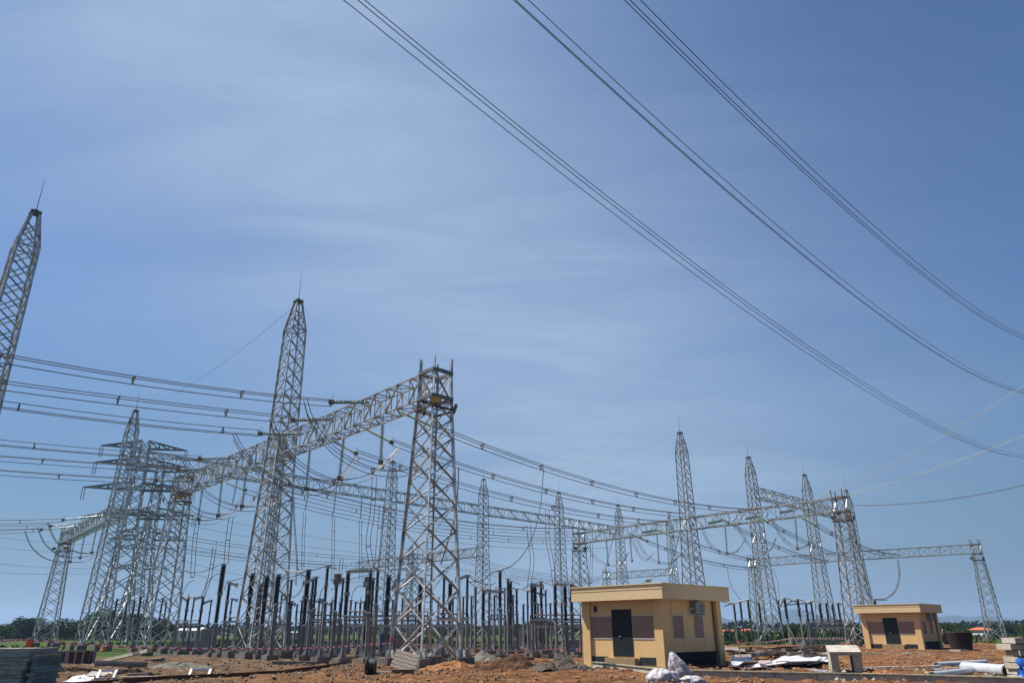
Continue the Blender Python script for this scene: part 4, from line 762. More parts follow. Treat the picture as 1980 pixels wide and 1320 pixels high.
# ------------------------------------------------------------------ huts
def hut(lb, nx, ny, th, ac=True, vent=True):
    """near roof corner nx,ny; th = bearing of the right facade"""
    root = thing('control_hut', lb, 'hut', (nx, ny, 0)); a = Vector((math.cos(th), math.sin(th), 0)); b = Vector((-a.y, a.x, 0)); N0 = Vector((nx, ny, 0)); OV = .38; L1_, L2_ = 5.8, 6.3
    W = N0 + (a + b) * OV; LW, RW = L1_ - 2 * OV, L2_ - 2 * OV; ZE, ZT = 3.15, 3.83
    def bx(u0, u1, v0, v1, z0, z1, m=None, mi=0):  # u along b (left facade), v along a (right facade)
        m = m or MB(); c = W + b * ((u0 + u1) / 2) + a * ((v0 + v1) / 2) + Vector((0, 0, (z0 + z1) / 2)); m.box(c, (v1 - v0, u1 - u0, z1 - z0), th, mi); return m
    rc = .12
    bx(rc, LW - rc, rc, RW - rc, 0, ZE).build('wall', YEL, root)
    for (u, v) in ((0, 0), (LW - .5, 0), (0, RW - .45), (LW - .5, RW - .45)): bx(u, u + .5, v, v + (.5 if v == 0 else .45), 0, ZE - .002).build('corner_pilaster', YEL, root)
    bx(-OV, LW + OV, -OV, RW + OV, ZE, ZT).build('roof', ROOFY, root)
    m = MB()
    for z in (ZT - .13, ZT - .25): bx(-OV - .004, LW + OV + .004, -OV - .004, -OV + .01, z, z + .035, m); 
    m.build('fascia_groove', mat('groove_shade', (.22, .13, .07), .8), root)  # grooves are not cut: raised dark strips carry their shade as colour
    bx(-OV - .03, LW + OV + .03, -OV - .03, RW + OV + .03, ZT, ZT + .05).build('coping', ROOFY, root)
    # left facade: door, bands, panels
    uc = LW / 2; d0, d1 = uc - .62, uc + .62
    dr = bx(d0, d1, rc - .03, rc + .04, .52, 2.72); dr = dr.build('door', DOORM, root)
    bx(uc - .006, uc + .006, rc - .034, rc - .028, .52, 2.72).build('door_gap', BLACK, dr)
    m = MB(); 
    for uu in (uc - .3, uc + .3): 
        c = W + b * uu + a * (rc - .035) + Vector((0, 0, 2.0)); m.tube([c, c + a * .01], .13, 14)
    m.build('porthole', BLACK, dr)
    m = MB(); c = W + b * (uc + .06) + a * (rc - .05) + Vector((0, 0, 1.45)); m.bar(c, c + b * .14, .03); m.build('handle', GREYL, dr)
    for (u0, u1) in ((.5, d0 - .03), (d1 + .03, LW - .5)):
        bx(u0 + .002, u1, rc - .012, rc + .02, 1.36, 2.40).build('mauve_panel', MAUVE, root)
        for z in (1.32, 2.40): bx(u0 + .002, u1, rc - .02, rc + .02, z, z + .04).build('white_band', WHITE, root)
    for (u0, u1) in ((.5, d0 - .35), (d1 + .35, LW - .5)): bx(u0 + .002, u1, rc - .02, rc + .02, .16, .5).build('slate_panel', SLATE, root)
    if vent: bx(LW - .95, LW - .72, rc - .02, rc + .02, 2.62, 2.92).build('vent_opening', BLACK, root)
    bx(d0 - .3, d1 + .3, -.25, rc - .022, 0, .46).build('door_step', mat('step_render', (.30, .21, .12), .9, 0, .2, 3), root)
    # right facade
    g = (.56, .56 + .95, .56 + 1.95, .56 + 2.9, RW - .95); vs_ = [.5, 1.05, 2.0, 2.95, 3.85, RW - .46]
    for k in (1, 3): bx(rc - .012, rc + .02, vs_[k] + .02, vs_[k + 1] - .02, 1.36, 2.40).build('mauve_panel', MAUVE, root)
    for z in (1.32, 2.40): bx(rc - .02, rc + .02, vs_[0], vs_[-1], z, z + .035).build('white_band', WHITE, root)
    for k in (1, 2, 3, 4): bx(rc - .023, rc + .02, vs_[k] - .015, vs_[k] + .015, .76, ZE - .01).build('white_line', WHITE, root)
    bx(rc - .04, rc + .02, vs_[0] + .02, vs_[-1] - .02, .05, .72).build('dark_plinth', PLINTH, root)
    m = MB(); 
    for vv in (RW - .72, RW - .62): c = W + b * (rc - .05) + a * vv; m.tube([c + Vector((0, 0, .1)), c + Vector((0, 0, ZE))], .035, 6)
    m.build('downpipe', mat('brown_pipe', (.16, .08, .04), .5), root)
    # slab
    bx(-.5, LW + .4, -.5, RW + .5, -.3, .035).build('floor_slab', CONC, root)
    if ac:
        v0, v1 = 2.75, 3.62; o = bx(-.22, rc - .03, v0, v1, 2.50, 3.05).build('air_conditioner', mat('dusty_grey_casing', (.20, .20, .205), .6), root)
        m = MB(); c = W + b * (-.235) + a * (v0 + .56) + Vector((0, 0, 2.78)); m.tube([c, c + b * .012], .21, 18); m.build('fan', mat('fan_grille', (.12, .12, .12), .5), o)
        m = MB(); c = W + b * (-.241) + a * (v0 + .56) + Vector((0, 0, 2.78)); m.tube([c, c + b * .004], .07, 12)
        for k in range(4): 
            bx(-.23, -.222, v0 + .04, v0 + .26, 2.56 + k * .12, 2.62 + k * .12, m)
        m.build('grille', mat('grille_grey', (.3, .3, .3), .5), o)
        m = MB(); 
        for vv in (v0 + .12, v1 - .12): bx(-.24, rc, vv - .02, vv + .02, 2.45, 2.49, m)
        m.build('bracket', GREYP, o); m = MB(); q = [W + b * (-.1) + a * (v0 - .0) + Vector((0, 0, 2.75)), W + b * .0 + a * (v0 - .25) + Vector((0, 0, 2.7)), W + b * .05 + a * (v0 - .12) + Vector((0, 0, 2.45)), W + b * (-.05) + a * (v0 + .1) + Vector((0, 0, 2.5))]; m.tube(smooth(q, 12), .025, 5); m.build('hose', WHITEP, o)
    return root
hut('nearest yellow hut with flat roof, double door and side air conditioner', 7.2, 36.99, math.radians(44.75))
hut('smaller-looking far yellow hut behind the red-bracket column', 36.18, 68.67, math.radians(45.5), vent=False)
m = MB(); P = atY(1254, 1125, 41.5); m.tube([P, P + Vector((0, 0, .08))], .12, 10); m.tube([P + Vector((0, 0, .08)), P + Vector((0, 0, .12))], .2, 10); tag(m.build('roof_vent', PLATE), 'small dark round vent on the near hut\'s roof edge', 'vent')

# ------------------------------------------------------------------ trees
LV = []
def leafmesh(kind_, seed):
    rnd = random.Random(seed); m = MB(); cl = []
    for _ in range(18):
        th = rnd.uniform(0, 6.28); rr = rnd.random() ** .5 * .62; h = rnd.uniform(.10, .92); w = rnd.uniform(.20, .34) * (1.15 - abs(h - .5))
        cl.append((Vector((rr * math.cos(th) * (1.1 - .5 * h), rr * math.sin(th) * (1.1 - .5 * h), h)), w))
    for _ in range(2600):
        c, w = rnd.choice(cl); v = Vector((rnd.gauss(0, 1), rnd.gauss(0, 1), rnd.gauss(0, .8))); v = v.normalized() * w * rnd.uniform(.55, 1.08); p = c + v
        s = rnd.uniform(.022, .05); u = Vector((rnd.gauss(0, 1), rnd.gauss(0, 1), rnd.gauss(0, .6))).normalized(); n_ = u.cross(Vector((rnd.gauss(0, 1), rnd.gauss(0, 1), rnd.gauss(0, 1)))).normalized()
        m.add([p - u * s, p + n_ * s * .6, p + u * s, p - n_ * s * .6], [(0, 1, 2, 3)])
    me = bpy.data.meshes.new('crown'); me.from_pydata(m.v, [], m.f); return me
CROWNS = [leafmesh(0, s) for s in (1, 2, 3, 4)]
CM = []
for i, me in enumerate(CROWNS):
    row = []
    for L_ in LEAF: q = me.copy(); q.materials.append(L_); row.append(q)
    CM.append(row)
tk = MB(); tk.tube([(0, 0, 0), (.02, .01, .3), (0, 0, .6)], [.035, .026, .012], 6)
for a_ in range(5): th = a_ * 1.3; tk.tube([(0, 0, .22 + .06 * a_), (.22 * math.cos(th), .22 * math.sin(th), .5 + .06 * a_)], [.016, .006], 5)
TRK = bpy.data.meshes.new('trunk'); TRK.from_pydata(tk.v, [], tk.f); TRK.materials.append(BARK)
rt = random.Random(11)
def tree(lb, px, ytop, D, wf=1., k=0, group='trees beyond the yard'):
    T = atY(px, ytop, D); H = max(2., T.z); root = thing('tree', lb, 'tree', (T.x, D, -.1), group); w = H * wf
    for me, nm in ((CM[rt.randrange(4)][k], 'crown'), (TRK, 'trunk')):
        o = bpy.data.objects.new(nm, me); C.objects.link(o); o.parent = root
    root.scale = (w, w, H * 1.02); root.rotation_euler.z = rt.uniform(0, 6.28); return root
TWF = 1.45
TS = [('beside the left block stack', [(4, 1211, 225), (20, 1206, 232), (36, 1202, 236), (53, 1204, 228), (69, 1194, 222), (88, 1206, 236), (104, 1211, 228), (119, 1214, 238)]),
      ('between the leftmost column and the pointed mast', [(133, 1197, 218), (150, 1205, 226), (166, 1210, 232), (180, 1198, 226)]),
      ('behind the pointed mast and big pylons', [(197, 1188, 220), (213, 1179, 215), (231, 1187, 224), (250, 1190, 220), (268, 1193, 226), (288, 1196, 220), (308, 1197, 228), (328, 1201, 222), (350, 1210, 240), (372, 1216, 250)]),
      ('seen between the switchyard posts left of the near column', [(470, 1215, 300), (520, 1217, 310), (620, 1219, 420), (660, 1219, 430), (700, 1218, 400), (740, 1216, 330)]),
      ('seen through and right of the near column', [(790, 1214, 300), (848, 1211, 260), (862, 1214, 270), (884, 1209, 250), (905, 1206, 250), (925, 1212, 270), (955, 1214, 280), (987, 1206, 260), (1005, 1213, 270), (1030, 1207, 250), (1062, 1205, 250), (1085, 1211, 260), (1110, 1208, 250)]),
      ('right of the near hut', [(1408, 1216, 330), (1425, 1217, 320), (1445, 1219, 330), (1462, 1216, 320), (1480, 1215, 300), (1496, 1213, 260)]),
      ('behind the crossing mast', [(1522, 1213, 210), (1536, 1206, 200), (1551, 1214, 205), (1566, 1216, 215), (1582, 1214, 220), (1600, 1213, 220), (1620, 1209, 215), (1640, 1208, 210), (1656, 1207, 215)]),
      ('right of the far hut', [(1822, 1203, 205), (1836, 1206, 210), (1858, 1207, 215), (1874, 1213, 225), (1890, 1212, 222), (1906, 1215, 228), (1922, 1211, 222), (1937, 1205, 215), (1952, 1210, 220), (1966, 1206, 214), (1982, 1209, 216)])]
for w_, ls in TS:
    for i, (px, yt, D) in enumerate(ls):
        tree('leafy tree %s, %s from the left' % (w_, ORD[i]), px, yt, D, rt.uniform(.95, 1.35) * TWF, (i * 7 + len(ls)) % 3, 'trees ' + w_)
# far tree belt
rnd = random.Random(5); m = MB()
for _ in range(26000):
    x = rnd.uniform(-700, 900); y = rnd.uniform(430, 640) if abs(x) < 700 else rnd.uniform(430, 560); hh = 5.5 + 2.5 * MN.noise(Vector((x * .03, y * .01, 0))) ; z = rnd.random() ** .7 * hh
    s = rnd.uniform(.5, 1.3); u = Vector((rnd.gauss(0, 1), rnd.gauss(0, .4), rnd.gauss(0, .7))).normalized(); n_ = u.cross(Vector((0, 1, .3))).normalized(); p = Vector((x, y, z))
    m.add([p - u * s, p + n_ * s * .7, p + u * s, p - n_ * s * .7], [(0, 1, 2, 3)])
kind(m.build('far_woodland', LEAF[0]), 'stuff')
# low crops and scrub
rnd = random.Random(9); m = MB()
for (xa, xb, ya, yb, n_, hmx) in ((-75, 80, 88, 140, 5200, .5), (36, 62, 105, 150, 2200, 1.9), (-60, -15, 100, 170, 2200, .9), (80, 130, 110, 190, 2500, 1.0)):
    for _ in range(n_):
        x = rnd.uniform(xa, xb); y = rnd.uniform(ya, yb)
        if MN.noise(Vector((x * .07, y * .05, 2))) < -.05: continue
        h = hmx * rnd.uniform(.3, 1); s = rnd.uniform(.1, .3); a_ = rnd.uniform(0, 3.1); lean = Vector((rnd.uniform(-.4, .4), rnd.uniform(-.4, .4), h)); d = Vector((math.cos(a_) * s, math.sin(a_) * s, 0)); p = Vector((x, y, -.1))
        m.add([p - d * .4, p + d * .4, p + lean * .6 + d, p + lean, p + lean * .6 - d], [(0, 1, 2, 3, 4)])
kind(m.build('scrub', LEAF[2]), 'stuff')

# ------------------------------------------------------------------ distant houses
def house(lb, x0, x1, yr, ye, D, roofm, windows=3):
    a = atY(x0, yr, D); b = atY(x1, yr, D); zr = a.z; ze = max(1.2, HC + ray(x0, ye).z / ray(x0, ye).y * D); w = b.x - a.x; cx_ = (a.x + b.x) / 2; root = thing('village_house', lb, 'house', (cx_, D, 0))
    MB().box((cx_, D + 3.5, ze / 2), (w, 7, ze)).build('wall', WALLW, root)
    m = MB(); e = .5; m.add([(cx_ - w / 2 - e, D - e, ze), (cx_ + w / 2 + e, D - e, ze), (cx_ + w / 2 + e, D + 7 + e, ze), (cx_ - w / 2 - e, D + 7 + e, ze), (cx_ - w / 2, D + 3.5, zr), (cx_ + w / 2, D + 3.5, zr)], [(0, 1, 5, 4), (2, 3, 4, 5), (0, 4, 3), (1, 2, 5), (0, 3, 2, 1)]); m.build('roof', roofm, root)
    for i in range(windows):
        xx = cx_ - w / 2 + w * (i + .5) / windows; MB().box((xx, D - .01, ze * .55), (min(1.1, w / windows * .4), .06, 1.1)).build('window', BLACK, root)
house('long low white building with pale roof left of the thickest breaker', 342, 386, 1212, 1219, 190, ROOFG, 6)
house('white two-storey house in the field behind the slim posts', 561, 578, 1220, 1222, 230, ROOFG, 3)
house('red-roofed house just right of the near hut', 1404, 1420, 1216, 1220, 340, TILE, 2); house('widest red-roofed house between the right black posts', 1440, 1454, 1215, 1220, 330, TILE, 3); house('small red-roofed house left of the upper-beam mast', 1459, 1469, 1216, 1220, 335, TILE, 2)
house('red-roofed house among the trees by the isolated column', 1903, 1916, 1212, 1217, 205, TILE, 2)

# ------------------------------------------------------------------ near yard: kerbs, piles, debris
def kerb(lb, pts, h, w, m_, name='concrete_kerb', cat='kerb', cap=None):
    root = thing(name, lb, cat, pts[0])
    for a, b in zip(pts, pts[1:]):
        a = Vector(a); b = Vector(b); n_ = int((b - a).length / 1.5) + 1; m = MB()
        for k in range(n_):
            p, q = a.lerp(b, k / n_), a.lerp(b, (k + 1) / n_ - .004); j = .012 * math.sin(k * 5.1)
            m.bar(p + Vector((0, 0, h / 2 - .1 + j)), q + Vector((0, 0, h / 2 - .1 + j)), w, h=h + .2)
        m.build('kerb_block', m_, root)
        if cap: m = MB(); m.bar(a + Vector((0, 0, h + .018)), b + Vector((0, 0, h + .018)), w + .08, h=.035); m.build('cap', cap, root)
kerb('long low concrete wall crossing the earth in front of the huts', [G(1150, 1291), G(1292, 1309), G(1500, 1315), G(1760, 1321), G(2030, 1330)], .26, .22, CONCL, name='low_wall', cat='low wall', cap=mat('mossy_cap', (.20, .19, .14), .9, 0, .5, 6))
kerb('long brown board edging running toward the tall mast', [G(655, 1291), G(548, 1308), G(300, 1322), G(-60, 1350)], .26, .06, BROWNW, name='board_edging', cat='edging')
kerb('stained concrete kerb at the tall mast\'s right foot', [G(528, 1288), G(612, 1288)], .28, .25, CONC)
kerb('concrete kerb behind the small cable reel', [G(600, 1291), G(700, 1293)], .12, .5, CONC)
kerb('concrete trough right of the near column', [G(845, 1287), G(900, 1287)], .2, .4, CONC)
kerb('long concrete trough in front of the middle posts', [G(560, 1276), G(760, 1282), G(860, 1276), G(1000, 1274)], .14, .35, CONC)
kerb('concrete duct edge left of the tall mast', [G(300, 1268), G(440, 1273)], .16, .3, CONC)
kerb('concrete duct before the power transformer', [G(985, 1270), G(1120, 1272)], .2, .4, CONC)
kerb('concrete channel beside the far hut', [G(1640, 1264), G(1800, 1264)], .1, .5, CONCL)
def pile(lb, px, pb, w, h, m_, seed, dep=None, name='earth_pile', cat='pile'):
    P = G(px, pb, 0); dep = dep or w * .8; n_ = 34; m = MB(); vs = []
    for j in range(n_ + 1):
        for i in range(n_ + 1):
            u, v = i / n_ * 2 - 1, j / n_ * 2 - 1; r_ = math.sqrt(u * u + v * v); x = P.x + u * w / 2; y = P.y + dep / 2 + v * dep / 2
            an = math.atan2(v, u); k = max(0, 1 - r_ * (1 + .45 * MN.noise(Vector((math.cos(an) * 1.3 + seed, math.sin(an) * 1.3, 0))))) ** .75; z = h * k * (1 + .75 * MN.noise(Vector((u * 2.2 + seed, v * 2.2, 0)))) + .10 * MN.noise(Vector((x * 3, y * 3, seed))) * min(1, k * 4) + .05 * MN.noise(Vector((x * 9, y * 9, seed))) - .06 * (1 - min(1, k * 5))
            vs.append((x, y, z + .04))
    m.add(vs, [(j * (n_ + 1) + i, j * (n_ + 1) + i + 1, (j + 1) * (n_ + 1) + i + 1, (j + 1) * (n_ + 1) + i) for j in range(n_) for i in range(n_)])
    tag(m.build(name, m_, smooth=False), lb, cat)
    clods('loose_clods', int(240 * w), lambda r: (P.x + r.gauss(0, w * .25), P.y + dep / 2 + r.gauss(0, dep * .25)), .02, .09, m_, seed, lambda x, y: max(0, h * (1 - math.hypot((x - P.x) / w * 2, (y - P.y - dep / 2) / dep * 2)) - .04))
EARTH = mat('dug_earth', (.07, .036, .021), .95, 0, .6, 2.5, .8); EARTHO = mat('orange_earth', (.23, .105, .045), .95, 0, .35, 2.5, .6); GRAV = mat('grey_gravel', (.075, .062, .05), .95, 0, .55, 9, .9); SAND = mat('grey_sand', (.14, .13, .11), .95, 0, .2, 5, .3)
pile('pile of freshly dug brown earth right of the near column', 988, 1303, 3.3, .62, EARTH, 3); pile('grey gravel heap at the hut\'s left corner', 1083, 1305, 3.0, .62, GRAV, 5, name='gravel_pile')
pile('low heap of reddish earth at the near column\'s feet', 872, 1299, 3.4, .34, EARTHO, 8); pile('orange earth heap behind the concrete trough block', 1662, 1263, 2.9, .62, EARTHO, 12)
pile('thin pale sand heap behind the brown earth pile', 935, 1282, 2.2, .55, SAND, 15, name='sand_pile'); pile('flat grey sand patch before the floodlight column', 325, 1295, 3.2, .28, SAND, 17, name='sand_pile'); pile('small orange earth mound right of the trough block', 1712, 1308, 1.6, .22, EARTHO, 19)
# precast block
P = G(1640, 1305); th = -.3; root = thing('precast_block', 'pale precast concrete trough block standing on two legs', 'concrete block', P); R = Matrix.Rotation(th, 3, 'Z') @ Matrix.Rotation(.17, 3, 'X')
def lb_(c, s_, nm): MB().box(P + R @ Vector(c), s_, R=R).build(nm, CONCL, root)
lb_((0, .5, .86), (1.2, 1.35, .13), 'top_slab'); lb_((-.43, .5, .37), (.3, 1.3, .84), 'side_wall'); lb_((.42, .5, .37), (.32, 1.3, .84), 'side_wall')
# pipes
def pipe(lb, a, b, r, m_=PIPEM, Da=None, Db=None, collar=True):
    a = G(*a, r) ; b = G(*b, r); root = thing('pipe', lb, 'pipe', (a + b) / 2); d = (b - a).normalized(); m = MB(); n_ = 18; o = []
    for rr in (r, r * .9):
        m.tube([a, b], rr, n_, cap=False)
    t_, u_, w_ = m.frame(a, b)
    for e, q in ((a, 0), (b, 1)):
        vs = [e + (u_ * math.cos(2 * math.pi * k / n_) + w_ * math.sin(2 * math.pi * k / n_)) * rr for rr in (r, r * .9) for k in range(n_)]
        m.add(vs, [(k, (k + 1) % n_, n_ + (k + 1) % n_, n_ + k) for k in range(n_)])
    m.tube([a.lerp(b, .01), a.lerp(b, .012)], r * .93, n_); m.build('tube', m_, root, smooth=True)
    if collar: m = MB(); m.tube([b - d * .25, b - d * .02], r * 1.09, n_, cap=False); m.build('collar', m_, root, smooth=True)
pipe('widest pale plastic pipe lying near the right board stack', (1866, 1290), (1950, 1297), .23); pipe('pale plastic pipe slanting across the rubble in front', (1804, 1306), (1880, 1297), .15)
pipe('thin pale pipe half hidden behind the slanting one', (1805, 1297), (1870, 1291), .09); pipe('pale pipe lying behind the wide pipe', (1812, 1286), (1905, 1281), .16)
pipe('grey blue pipe on the earth left of the precast block', (1521, 1291), (1604, 1300), .085, BLUEP)
# boards, beams and sheets
def board(lb, a, b, w, t_, m_, name='timber_board', cat='board', za=None, zb=None, group=None):
    za = t_ / 2 + .06 if za is None else za; zb = t_ / 2 + .06 if zb is None else zb; a = G(*a, za); b = G(*b, zb); m = MB(); m.bar(a, b, w, h=t_); o = m.build(name, m_); return tag(o, lb, cat, group)
board('long white beam lying on rubble left of the wide pipe', (1662, 1292), (1818, 1288), .22, .12, WHITEP, 'white_beam', 'beam'); board('long pale batten on the low wall\'s earth side', (1445, 1299), (1560, 1303), .1, .06, CONCL, 'batten')
board('tilted long concrete beam propped above the beam stack', (200, 1277), (289, 1257), .22, .14, CONCL, 'concrete_beam', 'beam', .1, 1.0); board('lower concrete beam of the left beam stack', (186, 1284), (282, 1284), .3, .24, CONC, 'concrete_beam', 'beam', .25, .25)
board('upper concrete beam of the left beam stack', (188, 1278), (276, 1281), .3, .1, CONCL, 'concrete_beam', 'beam', .5, .42); board('grey beam lying right of the beam stack', (286, 1277), (314, 1274), .3, .2, CONC, 'concrete_beam', 'beam')
board('long pale plank lying left of the white window frame', (220, 1309), (366, 1306), .25, .05, WOODL); board('short grey plank on the pale plank\'s left end', (246, 1303), (286, 1302), .2, .09, WOODG); board('dark plank in front of the left block stack', (75, 1314), (130, 1318), .2, .05, BROWNW)
def sheet(lb, corners, m_, z=.12, t_=.02, name='sheet', cat='sheet', bend=.06):
    q = [G(x, y, z) for x, y in corners]; m = MB(); n_ = 8; vs = []
    for layer in (0, 1):
        for j in range(n_ + 1):
            for i in range(n_ + 1):
                u, v = i / n_, j / n_; p = q[0].lerp(q[1], u).lerp(q[3].lerp(q[2], u), v); p.z += bend * MN.noise(Vector((u * 2.2 + z * 9, v * 2.2, len(lb)))) - layer * t_; vs.append(p)
    N_ = (n_ + 1) ** 2; fs = []
    for j in range(n_):
        for i in range(n_):
            a = j * (n_ + 1) + i; fs += [(a, a + 1, a + n_ + 2, a + n_ + 1), (N_ + a + n_ + 1, N_ + a + n_ + 2, N_ + a + 1, N_ + a)]
    rim = [j for j in range(n_ + 1)] + [(j + 1) * (n_ + 1) - 1 for j in range(1, n_ + 1)] + [n_ * (n_ + 1) + i for i in range(n_ - 1, -1, -1)] + [j * (n_ + 1) for j in range(n_ - 1, 0, -1)]
    for a, b in zip(rim, rim[1:] + rim[:1]): fs.append((b, a, N_ + a, N_ + b))
    m.add(vs, fs); return tag(m.build(name, m_), lb, cat)
sheet('bright white corrugated sheet lying before the left block stack', [(120, 1317), (178, 1318), (182, 1309), (150, 1304)], WHITEP, .16, bend=.12); sheet('grey sheet behind the bright white one', [(165, 1305), (200, 1306), (218, 1297), (176, 1297)], WOODG, .2)
sheet('pale cardboard sheet beside the grey sheet', [(196, 1303), (219, 1302), (216, 1296), (200, 1297)], WOODL, .22); sheet('large white panel lying left of the precast block', [(1478, 1285), (1560, 1279), (1600, 1270), (1520, 1267)], WHITEP, .3, .05, bend=.1)
sheet('small white panel by the hut\'s right corner', [(1415, 1283), (1462, 1276), (1450, 1270), (1412, 1271)], WHITEP, .35, .05, bend=.15); sheet('second white panel overlapping the large one', [(1500, 1279), (1575, 1276), (1590, 1269), (1540, 1266)], WHITEP, .45, .04, bend=.12)
sheet('thin white strip sheet reaching the precast block', [(1560, 1283), (1602, 1277), (1600, 1271), (1565, 1274)], WHITEP, .25, .03, bend=.08)
sheet('crumpled white plastic trailing from the small panel', [(1408, 1291), (1520, 1294), (1505, 1285), (1410, 1283)], WHITEP, .14, .015, bend=.3)
sheet('grey foam slab between the two white panels', [(1470, 1282), (1495, 1280), (1488, 1275), (1466, 1277)], WOODG, .32, .08); sheet('dark wet tarpaulin in the pit by the hut', [(1410, 1298), (1500, 1298), (1505, 1291), (1412, 1287)], mat('dark_tarp', (.03, .015, .015), .6), .06)
def wframe(lb, px, py, w, h, tilt, m_=WHITEP):
    P = G(px, py, .15); root = thing('window_frame', lb, 'frame', P); R = Matrix.Rotation(.25, 3, 'Z') @ Matrix.Rotation(tilt, 3, 'X')
    for a, b in (((-w / 2, 0), (w / 2, 0)), ((-w / 2, h), (w / 2, h)), ((-w / 2, 0), (-w / 2, h)), ((w / 2, 0), (w / 2, h))):
        m = MB(); m.bar(P + R @ Vector((a[0], 0, a[1])), P + R @ Vector((b[0], 0, b[1])), .09); m.build('frame_bar', m_, root)
wframe('white plastic window frame lying beside the white sheet', 203, 1311, .55, .42, -.9); wframe('white triangular-looking frame lying alone on the brown earth', 384, 1307, .7, .5, -1.1)
board('white flat piece under the lone frame', (364, 1309), (404, 1308), .15, .03, WHITEP, 'plastic_strip', 'strip')
# wood stacks right of the near hut
rnd = random.Random(21); tim = 'old boards scattered right of the near hut'
for i in range(64):
    x = rnd.uniform(1402, 1590); y = rnd.uniform(1249, 1268); ln = rnd.uniform(18, 55); dy = rnd.uniform(-1.6, 1.6)
    board('weathered board in the scatter between near hut and crossing mast', (x, y), (x + ln, y + dy), rnd.uniform(.15, .3), rnd.uniform(.05, .2), rnd.choice([WOOD, WOODG, WOODG, CONC, BROWNW]), za=.1 + rnd.random() * .45, zb=.1 + rnd.random() * .45, group=tim)
for i in range(12):
    x = rnd.uniform(560, 1090); y = rnd.uniform(1262, 1274); board('loose plank among the switchyard footings', (x, y), (x + rnd.uniform(15, 40), y + rnd.uniform(-1, 1)), .2, .1, rnd.choice([WOOD, BROWNW, CONC]), group='loose planks among the footings')
def crate(lb, px, pb, w, h, d, m_, rz=.3, name='wooden_crate', cat='crate'):
    P = G(px, pb); root = thing(name, lb, cat, P); R = Matrix.Rotation(rz, 3, 'Z')
    MB().box(P + Vector((0, 0, h / 2 + .03)), (w, d, h), rz).build('body', m_, root)
    m = MB()
    for k in (-.42, 0, .42): m.box(P + R @ Vector((k * w, -d / 2 - .02, h / 2 + .03)), (.09, .04, h), rz)
    for k in (.06, h): m.box(P + R @ Vector((0, -d / 2 - .035, k)), (w, .03, .09), rz)
    m.build('batten', WOODG if m_ != WOODG else WOOD, root)
crate('dark brown crate with slats left of the beam stack', 147, 1287, .95, .78, .6, BROWNW, .1); crate('brown crate partly behind the dark one', 118, 1283, .95, .7, .5, RUST, -.1); crate('low pale box beside the left block stack', 84, 1280, .8, .35, .5, WOODG, .1)
crate('dark box in the board scatter', 1587, 1264, .9, .3, .5, BROWNW, 0); crate('rust-red box just right of the dark crate', 172, 1286, .45, .75, .4, RUST, .3)
# tilted pallet
P = G(775, 1306); root = thing('broken_pallet', 'tilted pale wooden pallet leaning at the near column\'s left foot', 'pallet', P); R = Matrix.Rotation(.1, 3, 'Z') @ Matrix.Rotation(-.5, 3, 'X') @ Matrix.Rotation(.28, 3, 'Y'); O = P + Vector((0, .2, .22))
for k in range(5): MB().box(O + R @ Vector((0, 0, .07 + k * .165)), (1.05, .03, .14), R=R).build('slat', WOODL, root)
for s_ in (-.45, 0, .45): MB().box(O + R @ Vector((s_, .06, .4)), (.08, .08, .82), R=R).build('bearer', WOOD, root)
m = MB(); m.box(P + Vector((.05, .15, .14)), (.9, .5, .22), .1); tag(m.build('timber_block', WOOD), 'dark timber block under the tilted pallet', 'block')
kerb('timber sleeper between cable reel and pallet', [G(728, 1303), G(758, 1304)], .14, .2, WOODG, 'timber_sleeper', 'sleeper'); 
# block stacks at the picture edges
def stack(lb, x0, x1, D, dep, layers, t_, gap, m_, rz=0., jit=.05):
    root = thing('board_stack', lb, 'stack', ((x0 + x1) / 2, D, 0)); z = .05; rn = random.Random(int(D * 10))
    for i in range(layers):
        w = x1 - x0 + rn.uniform(-jit, jit); MB().box(((x0 + x1) / 2 + rn.uniform(-jit, jit), D + dep / 2 + rn.uniform(-jit, jit), z + t_ / 2), (w, dep, t_), rz + rn.uniform(-.03, .03)).build('board', m_, root); z += t_
        if gap:
            for k in (.12, .5, .88): MB().box((x0 + (x1 - x0) * k, D + dep / 2, z + gap / 2), (.1, dep * .9, gap), rz).build('spacer', WOOD, root)
            z += gap
D = 20.; xa = atY(-80, 1300, D).x; xb = atY(44, 1300, D).x; xc = atY(62, 1300, D).x
stack('tall stack of grey boards cut by the left picture edge', xa, xb, D, 1.3, 13, .095, .005, WOODG); stack('lower stack of blue grey boards beside the tall one', xb + .06, xc, D + .1, 1.1, 14, .075, .006, mat('blue_grey_board', (.20, .20, .24), .8, 0, .3, 4))
D = 27.; xa = atY(1943, 1300, D).x; stack('stack of pale concrete boards cut by the right edge', xa + .65, xa + 3.6, D, .9, 7, .17, .03, CONCL, -.08, .10)
m = MB(); q0, q1, q2, q3 = atY(1968, 1306, 26.6), atY(2000, 1306, 26.6), atY(2000, 1272, 26.9), atY(1963, 1272, 26.9); vs = []
for j in range(9):
    for i in range(9):
        p = q0.lerp(q1, i / 8).lerp(q3.lerp(q2, i / 8), j / 8); p.y -= .3 * abs(MN.noise(Vector((i * .8, j * .35, 0)))); p.x += .10 * MN.noise(Vector((i * .2, j * .9, 4))); vs += [p]
for j in range(9):
    for i in range(9): p = vs[j * 9 + i].copy(); p.y += .02; vs.append(p)
m.add(vs, [(j * 9 + i, j * 9 + i + 1, (j + 1) * 9 + i + 1, (j + 1) * 9 + i) for j in range(8) for i in range(8)] + [(81 + (j + 1) * 9 + i, 81 + (j + 1) * 9 + i + 1, 81 + j * 9 + i + 1, 81 + j * 9 + i) for j in range(8) for i in range(8)])
